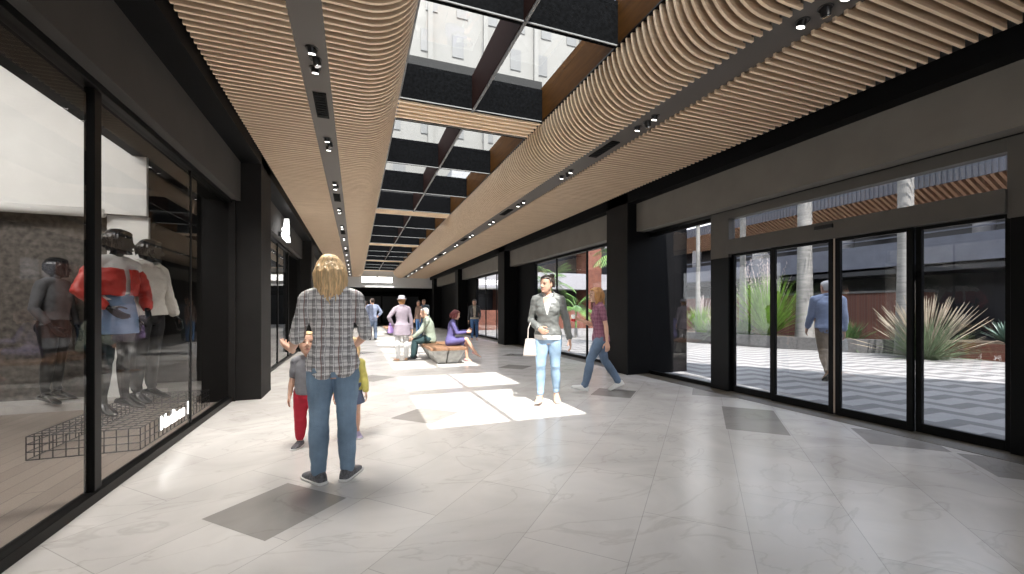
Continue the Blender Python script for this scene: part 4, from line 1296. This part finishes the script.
plaid = plaid_mat('grey plaid cotton', (.74, .72, .71), [
    (0, .060, .42, .10, (.16, .155, .16), .60), (1, .070, .38, .3, (.17, .165, .17), .50), (0, .060, .10, .72, (.86, .85, .84), .95), (1, .070, .09, .82, (.82, .81, .80), .9),
    (0, .030, .12, .25, (.05, .045, .05), .75), (1, .035, .10, .15, (.06, .055, .06), .6), (0, .120, .05, .55, (.30, .13, .10), .6)])
maroon = plaid_mat('maroon check cotton', (.21, .075, .12), [(0, .05, .30, .1, (.30, .13, .19), .55), (1, .06, .30, .3, (.15, .05, .085), .5), (2 - 2, .05, .08, .6, (.42, .26, .31), .6), (1, .06, .07, .8, (.40, .24, .29), .5)], ('Y', 'Z'))

# ------------------------------------------------------------------ the mother and her two children
f = Figure(1.74, 'f', lean=2, side=-2, head=(-2, 6, -4), RA=((2, 15), (66, -14)), LA=((4, 13), (62, 12)), RL=((0, 1.5), (0, .5)), LL=((0, 1.5), (0, .5)), RF=(26, 0), LF=(30, 0),
           LH=dict(dir=(110, 30), palm=(.5, -.2, .9)), RH=dict(dir=(80, -10), palm=(-.6, 0, .8)), fat=.98)
person('woman seen from behind in grey plaid shirt and blue jeans, standing nearest', (-.165, 3.50, 0), 2, f, res=.0055, seed=2,
       hair=dict(style='long', mat=h_blond, length=1.66, n=110, wave=.10, r=.045, spread=1.16, arc=145), top=dict(mat=plaid, g=.015, hem=-.10, sleeve=.98, roll=True, flare=.012, collar='full', fold=.008),
       bottom=dict(kind='trousers', mat=d_mid, g=(.008, .014, .020), waist=.16, name='jeans', t1=1.97, fold=.005, fsc=(9, 9, 13)), shoes=dict(mat=s_grey, sole=s_sole))
f = Figure(1.10, 'c', head=(8, -16, 0), RA=((2, 9), (14, 5)), LA=((4, 9), (20, 4)), RL=((2, 3), (-3, 2)), LL=((-2, 3), (-4, 2)), RF=(10, 0), LF=(10, 0))
person('little boy in grey shirt and red trousers, half hidden by the plaid shirt woman', (-.43, 4.47, 0), 172, f, res=.006, seed=4,
       hair=dict(style='short', mat=h_blond), top=dict(mat=cloth('grey jersey', (.22, .22, .24)), hem=-.06, sleeve=.75, g=.012, name='shirt'),
       bottom=dict(kind='trousers', mat=cloth('red cotton twill', (.50, .02, .045)), g=(.010, .014, .014), t1=1.86), shoes=dict(mat=s_grey, sole=s_sole))
f = Figure(1.03, 'c', head=(-8, -16, 0), RA=((2, 9), (14, 5)), LA=((4, 11), (14, 6)), RL=((2, 3), (-3, 2)), LL=((-2, 3), (-4, 2)), RF=(10, 0), LF=(10, 0))
person('little girl in yellow top and blue skirt, half hidden by the plaid shirt woman', (-.06, 4.60, 0), 182, f, res=.006, seed=5,
       hair=dict(style='bob', mat=h_blond, length=.95), top=dict(mat=cloth('yellow jersey', (.58, .52, .14)), hem=-.02, sleeve=1.85, g=.012, name='top'),
       bottom=dict(kind='skirt', mat=denim('blue grey skirt cotton', (.10, .13, .21)), hem=.62, flare=.25), shoes=dict(mat=s_lilac, sole=s_sole))

# ------------------------------------------------------------------ two women by the entrance
f = Figure(1.77, 'f', lean=1, head=(-36, 2, 0), RH=dict(dir=(64, -42), palm=(0, -1, .1)), RA=((-12, 13), (60, -30)), LA=((6, 15), (16, 10)), RL=((9, 1), (-2, 1)), LL=((-5, 1.5), (-14, 1)), RF=(8, 0), LF=(10, 12), curl=(34, 22))
jw = person('woman walking forward in grey leather jacket and light blue skinny jeans', (2.53, 5.33, 0), 150, f, res=.0055, seed=7,
       hair=dict(style='bun', mat=h_dark), top=[dict(mat=cloth('white cotton', (.72, .71, .69), .03), g=.008, hem=-.10, sleeve=0, name='blouse', flare=.012, neck=.80), dict(mat=mat('grey leather', (.16, .165, .158), .45, var=.15, vscale=8, bump=.3, bscale=60), g=.020, hem=.02, sleeve=1.92, collar='open', name='jacket', neck=.97, fold=.010, bust=.5, open=(.52, .004, .075))],
       bottom=dict(kind='trousers', mat=d_light, g=(.009, .009, .009), t1=1.90, waist=.14, name='jeans', fold=.003), shoes=dict(kind='pump', mat=mat('pale silver shoe', (.50, .50, .47), .4)))
jfig = f
def handbag(label, cat, loc, rz, w, d, h, strap, m, soft=.15):
    t = thing('handbag', label, cat, loc, rz)
    g = MB(); rs = []
    for k in range(9):
        q = k / 8; ww = w * lerp(1.0, .72, q) * (1 - .12 * math.cos(q * PI * 2) * soft); dd = d * lerp(1, .35, q)
        rs.append([(math.copysign(abs(math.cos(a)) ** .45, math.cos(a)) * ww / 2, math.copysign(abs(math.sin(a)) ** .45, math.sin(a)) * dd / 2, q * h) for a in [2 * PI * i / 24 for i in range(24)]])
    g.loft(rs); g.build('bag_body', m, t, smooth=True)
    for sd in (1, -1):
        g = MB(); g.tube([(-w * .24, sd * d * .16, h * .94), (-w * .22, sd * d * .14, h + strap * .55), (-w * .1, sd * d * .05, h + strap * .95), (w * .1, sd * d * .05, h + strap * .95), (w * .22, sd * d * .14, h + strap * .55), (w * .24, sd * d * .16, h * .94)], [.007] * 6, 8)
        g.build('handle', m, t, smooth=True)
    g = MB(); g.box(-.018, .018, -d * .28, -d * .20, h * .80, h * .90); g.build('clasp', m_edge, t)
    return t
p = at(jw, jfig.elb[1] * .5 + jfig.wri[1] * .5)
handbag('cream handbag hanging on the arm of the grey jacket woman', 'handbag', (p.x - .03, p.y + .02, p.z - .44), R(152), .27, .12, .24, .24, mat('cream leather', (.56, .50, .46), .5))

f = Figure(1.68, 'f', lean=3, head=(-6, 3, 0), RA=((14, 6), (112, -4)), LA=((-12, 7), (-2, 8)), LL=((27, 1), (13, 1)), RL=((-15, 1), (-33, 1)), LF=(4, -14), RF=(6, 24), RH=dict(dir=(92, 0), palm=(-1, 0, 0)), curl=(48, 22))
mw = person('woman striding left in maroon checked shirt and blue jeans holding a cup', (3.66, 5.78, 0), 72, f, res=.0055, seed=9,
       hair=dict(style='long', mat=h_ginger, length=1.45, n=30, wave=.07, r=.05, spread=1.0, arc=112), top=dict(mat=maroon, g=.012, hem=-.10, sleeve=.62, collar='open', fold=.006),
       bottom=dict(kind='trousers', mat=d_grey, g=(.006, .010, .020), t1=1.99, waist=.14, name='jeans', fold=.005), shoes=dict(mat=s_white, sole=s_sole))
p = at(mw, f.wri[1] + f.hd[1] * .085 + f.hn[1] * .035)
cu = thing('paper_cup', 'white paper cup with red band held by the maroon shirt woman', 'cup', (p.x, p.y, p.z - .05))
g = MB(); g.lathe([(.027, 0), (.030, .0), (.037, .105), (.035, .105)], n=18); g.build('cup_body', mat('white paper', (.82, .82, .80), .6), cu, smooth=True)
g = MB(); g.lathe([(.0305, .004), (.0318, .004), (.0342, .05), (.033, .05)], n=18); g.build('sleeve_band', mat('red card', (.55, .03, .03), .6), cu, smooth=True)
g = MB(); g.lathe([(.0385, .102), (.0385, .112), (.034, .118), (.001, .118)], n=18); g.build('lid', mat('white plastic lid', (.85, .85, .84), .35), cu, smooth=True)

# ------------------------------------------------------------------ people around the bench
def hat_extra(root, fig):
    g = MB()
    ring = lambda r, z, y=0: [fig.hp(math.cos(a) * r * .92, -.05 + y + math.sin(a) * r * 1.12, z) for a in [2 * PI * i / 24 for i in range(24)]]
    g.loft([ring(.44, .74), ring(.66, .71), ring(.68, .72), ring(.67, .735), ring(.45, .765), ring(.42, .80), ring(.40, 1.0), ring(.36, 1.12), ring(.22, 1.17), ring(.03, 1.14)])
    h = g.build('hat', mat('pale felt hat', (.32, .31, .35), .85), root, smooth=True)
    g = MB(); g.loft([ring(.425, .77), ring(.435, .77), ring(.425, .86), ring(.415, .86)]); g.build('hat_band', mat('grey ribbon', (.25, .24, .28), .6), h, smooth=True)
f = Figure(1.64, 'f', RA=((2, 14), (6, 8)), LA=((-10, 38), (25, -28)), RL=((0, 3), (0, 1)), LL=((0, 3), (0, 1)), RF=(14, 0), LF=(14, 0))
lil = cloth('lilac wool', (.22, .185, .22), .05)
hw = person('woman seen from behind in pale hat, lilac coat and white trousers', (1.10, 11.0, 0), 8, f, res=.010, seed=11, hair=dict(style='shag', mat=h_ginger),
       top=dict(mat=lil, g=.022, hem=-.05, sleeve=1.9, coat=.52, collar='full', name='coat'), bottom=dict(kind='trousers', mat=cloth('white cotton twill', (.55, .545, .545), .02), g=(.008, .012, .016), t1=1.95),
       shoes=dict(kind='pump', mat=s_tan), extra=hat_extra)
p = at(hw, f.elb[-1] * .45 + f.wri[-1] * .55)
handbag('small purple handbag at the left hip of the lilac coat woman', 'handbag', (p.x, p.y, p.z - .285), R(60), .26, .10, .18, .08, mat('purple leather', (.24, .15, .36), .5))

bn = thing('bench', 'angular concrete bench with timber top under the two seated people', 'bench', (2.05, 10.75, 0))
m_bc = mat('board marked concrete', (.33, .325, .31), .85, var=.2, vscale=9, bump=.4, bscale=30)
for (xa, xb, ba_, bb_) in ((-.40, -.015, -.20, -.015), (.015, .40, .015, .28)):
    g = MB(); top = [(xa, -.98, .34), (xb, -.98, .34), (xb, .98, .34), (xa, .98, .34)]; bot = [(ba_, -.72, .0), (bb_, -.72, .0), (bb_, .72, .0), (ba_, .72, .0)]
    g.loft([bot, top]); g.build('concrete_block', m_bc, bn, bevel=.008)
for (xa, xb) in ((-.43, -.006), (.006, .43)):
    g = MB(); g.box(xa, xb, -1.02, 1.02, .34, .405); g.build('timber_top', wood_slat_mat('brown bench timber', (.19, .10, .055), (.27, .145, .08), (14, 1, 14)), bn, bevel=.006)
b2 = copy_tree(bn); b2.location = (1.78, 22.6, 0); b2['label'] = 'farther concrete bench with timber top, behind the lilac coat woman'
bn['group'] = b2['group'] = 'concrete benches along the mall'

f = Figure(1.76, 'm', lean=14, head=(8, 6, 0), RA=((28, 6), (50, -8)), LA=((30, 8), (50, -6)), RL=((84, 6), (2, 2)), LL=((84, 6), (6, 2)), pelvis_z=.405 + .118, fat=1.08)
person('grey haired man in pale green shirt sitting on the bench', (1.86, 11.25, 0), 80, f, res=.009, seed=13, hair=dict(style='short', mat=h_grey),
       top=dict(mat=cloth('pale sage cotton', (.27, .31, .25), .06), g=.022, hem=-.12, sleeve=1.9, collar='full'), bottom=dict(kind='trousers', mat=cloth('dark teal twill', (.018, .045, .050)), g=(.014, .020, .024), t1=1.95, waist=.2), shoes=dict(mat=s_black))
f = Figure(1.66, 'f', lean=8, head=(-5, 16, 0), RA=((24, 4), (96, -14)), LA=((28, 4), (100, -12)), RL=((98, -6), (34, -2)), LL=((84, 2), (2, 0)), RF=(0, 26), LF=(0, 16), pelvis_z=.405 + .111, curl=(40, 40))
sw = person('red haired woman in purple dress sitting on the bench with crossed legs', (2.22, 10.32, 0), -104, f, res=.009, seed=15, hair=dict(style='bob', mat=h_red, length=1.05, spread=1.1),
       top=dict(mat=cloth('violet jersey', (.11, .095, .25), .06), g=.012, hem=-.10, sleeve=1.88, name='dress_bodice'), bottom=dict(kind='lap', mat=MATS['violet jersey'], t1=.72, name='dress_skirt'), shoes=dict(kind='pump', mat=mat('rose shoe', (.45, .22, .24), .4)))
p = at(sw, (f.wri[1] + f.wri[-1]) / 2 + f.hd[1] * .10)
ph = thing('phone', 'dark phone in the hands of the purple dress woman', 'phone', tuple(p), R(-104))
g = MB(); g.obox((0, 0, 0), (.036, 0, 0), (0, .045, .055), (0, -.003, .0025)); g.build('phone_body', m_blackgloss, ph, bevel=.003)
g = MB(); g.obox((0, -.0035, .003), (.032, 0, 0), (0, .041, .05), (0, -.0005, .0004)); g.build('screen', mat('phone screen', (.05, .06, .08), .1), ph)

f = Figure(1.70, 'f', head=(0, 2, 0), RA=((-6, 10), (4, 6)), LA=((2, 14), (30, -8)), RL=((8, 1), (-4, 1)), LL=((-4, 1), (-12, 1)), RF=(6, 0), LF=(6, 10))
person('woman in black jacket and dark jeans walking by the right shopfronts', (4.66, 17.0, 0), 166, f, skin='tan', res=.011, seed=17, hair=dict(style='bun', mat=h_dark),
       top=[dict(mat=cloth('sand jersey', (.42, .36, .28)), g=.008, hem=-.02, sleeve=0, name='top'), dict(mat=mat('black leather', (.022, .022, .022), .4), g=.02, hem=.10, sleeve=1.9, collar='open', name='jacket', neck=.96, open=(.12, .03, .07), bust=.5)],
       bottom=dict(kind='trousers', mat=denim('deep blue denim', (.05, .12, .26)), g=(.004, .004, .006), t1=1.9, name='jeans'), shoes=dict(kind='pump', mat=s_tan))
f = Figure(1.78, 'm', head=(15, 4, 0), RA=((-8, 34), (30, -30)), LA=((4, 8), (24, 2)), RL=((0, 4), (0, 2)), LL=((0, 4), (0, 2)))
person('man in blue grey shirt and jeans standing far off, hand on hip', (.66, 18.7, 0), 20, f, res=.012, seed=19, hair=dict(style='short', mat=h_dark),
       top=dict(mat=cloth('blue grey cotton', (.20, .23, .33)), g=.02, hem=-.1, sleeve=1.6), bottom=dict(kind='trousers', mat=denim('faded denim', (.13, .17, .25)), g=(.014, .018, .022), t1=1.96, name='jeans'), shoes=dict(mat=s_black))
f = Figure(1.68, 'f', head=(0, 4, 0), RL=((0, 3), (0, 2)), LL=((0, 3), (0, 2)))
person('person in pale grey top just left of the far blue shirt man', (.40, 19.7, 0), -30, f, res=.012, seed=20, hair=dict(style='shag', mat=h_dark),
       top=dict(mat=cloth('pale grey jersey', (.36, .37, .43)), g=.016, hem=-.08, sleeve=1.7), bottom=dict(kind='trousers', mat=MATS['faded denim'], g=(.010, .012, .014), t1=1.95), shoes=dict(mat=s_black))
f = Figure(1.70, 'f', head=(30, 2, 0), RL=((0, 3), (0, 2)), LL=((0, 3), (0, 2)))
person('woman in brown top standing behind the seated man', (2.78, 20.0, 0), 120, f, skin='tan', res=.012, seed=21, hair=dict(style='bob', mat=h_dark),
       top=dict(mat=cloth('brown jersey', (.19, .12, .09)), g=.016, hem=-.08, sleeve=1.5), bottom=dict(kind='trousers', mat=MATS['deep blue denim'], g=(.010, .012, .014), t1=1.95), shoes=dict(mat=s_black))
f = Figure(1.80, 'm', head=(0, 2, 0), RL=((0, 3), (0, 2)), LL=((0, 3), (0, 2)))
person('dark clothed man standing right behind the brown top woman', (3.14, 20.8, 0), 150, f, skin='tan', res=.012, seed=22, hair=dict(style='short', mat=h_dark),
       top=dict(mat=cloth('dark slate jersey', (.05, .07, .09)), g=.018, hem=-.08, sleeve=1.8), bottom=dict(kind='trousers', mat=MATS['dark teal twill'], g=(.012, .014, .016), t1=1.95), shoes=dict(mat=s_black))
# man outside
f = Figure(1.85, 'm', lean=2, head=(14, 4, 0), RA=((-8, 5), (8, 3)), LA=((12, 7), (34, 2)), RL=((10, 2), (2, 1)), LL=((-8, 1), (-34, 1)), RF=(8, 0), LF=(8, 34), fat=1.08)
person('man in light blue shirt and khaki trousers walking away outside the glass doors', (8.34, 5.30, 0), -38, f, res=.007, seed=24, hair=dict(style='short', mat=h_grey),
       top=dict(mat=cloth('light blue cotton', (.36, .42, .57), .06), g=.022, hem=-.02, sleeve=1.85, collar='full', flare=.010), bottom=dict(kind='trousers', mat=cloth('khaki twill', (.31, .245, .175)), g=(.012, .022, .026), t1=1.95, waist=.2, fold=.007), shoes=dict(mat=s_tan, sole=s_black))

# ------------------------------------------------------------------ shop window mannequins
def mann(label, loc, yaw, H, head, RA, LA, RL, LL, tops, bottoms, seed, shoes=True):
    f = Figure(H, 'f', head=head, RA=RA, LA=LA, RL=RL, LL=LL, RF=(10, 14), LF=(16, 14))
    return person(label, loc, yaw, f, 'mannequin', .0065, dict(style='bob', mat=h_black, length=.72, spread=.98, arc=118), tops, bottoms, dict(kind='pump', mat=s_black) if shoes else None, 'mannequin', 'mannequin', 'black shop window mannequins', seed)
red = mat('red leather', (.44, .035, .025), .45, var=.15, vscale=6, bump=.3, bscale=40)
mann('black mannequin in red jacket, white shirt and denim skirt', (-2.40, 5.64, .220), -118, 1.90, (48, 2, 0), ((2, 27), (46, -26)), ((-4, 26), (40, -24)), ((5, 3), (-4, 1)), ((-4, 4), (-2, 2)),
     [dict(mat=MATS['white cotton'], g=.010, hem=.25, sleeve=.6, name='shirt', neck=.96), dict(mat=red, g=.036, hem=.33, sleeve=1.8, off=.36, neck=.80, name='jacket', fold=.012, cuff=.024, open=(.2, .02, .02), bust=.5)],
     dict(kind='skirt', mat=denim('washed denim', (.16, .24, .38)), hem=.44, waist=.36, flare=.04), 31)
mann('black mannequin in loose cream jacket, standing farthest right in the window', (-2.34, 6.20, .220), -112, 1.88, (40, 2, 0), ((2, 12), (20, 4)), ((4, 14), (24, 0)), ((3, 3), (-3, 1)), ((-4, 3), (-4, 2)),
     [dict(mat=cloth('cream wool', (.60, .57, .52), .05), g=.036, hem=.0, sleeve=1.75, name='jacket', collar='open', fold=.010, bust=.5)], dict(kind='trousers', mat=cloth('black crepe', (.02, .02, .022)), g=(.008, .010, .012), t1=1.9), 32)
mann('black mannequin in grey top in front of the rough concrete wall', (-3.68, 7.18, .103), -100, 1.84, (30, 0, 0), ((-4, 14), (30, -16)), ((0, 12), (16, 2)), ((4, 3), (-4, 1)), ((-4, 4), (-4, 2)),
     [dict(mat=cloth('steel grey wool', (.10, .10, .105)), g=.018, hem=.12, sleeve=1.7, name='top')], dict(kind='trousers', mat=mat('black leggings', (.014, .014, .015), .4), g=(.003, .003, .003), t1=1.9, name='leggings'), 33)
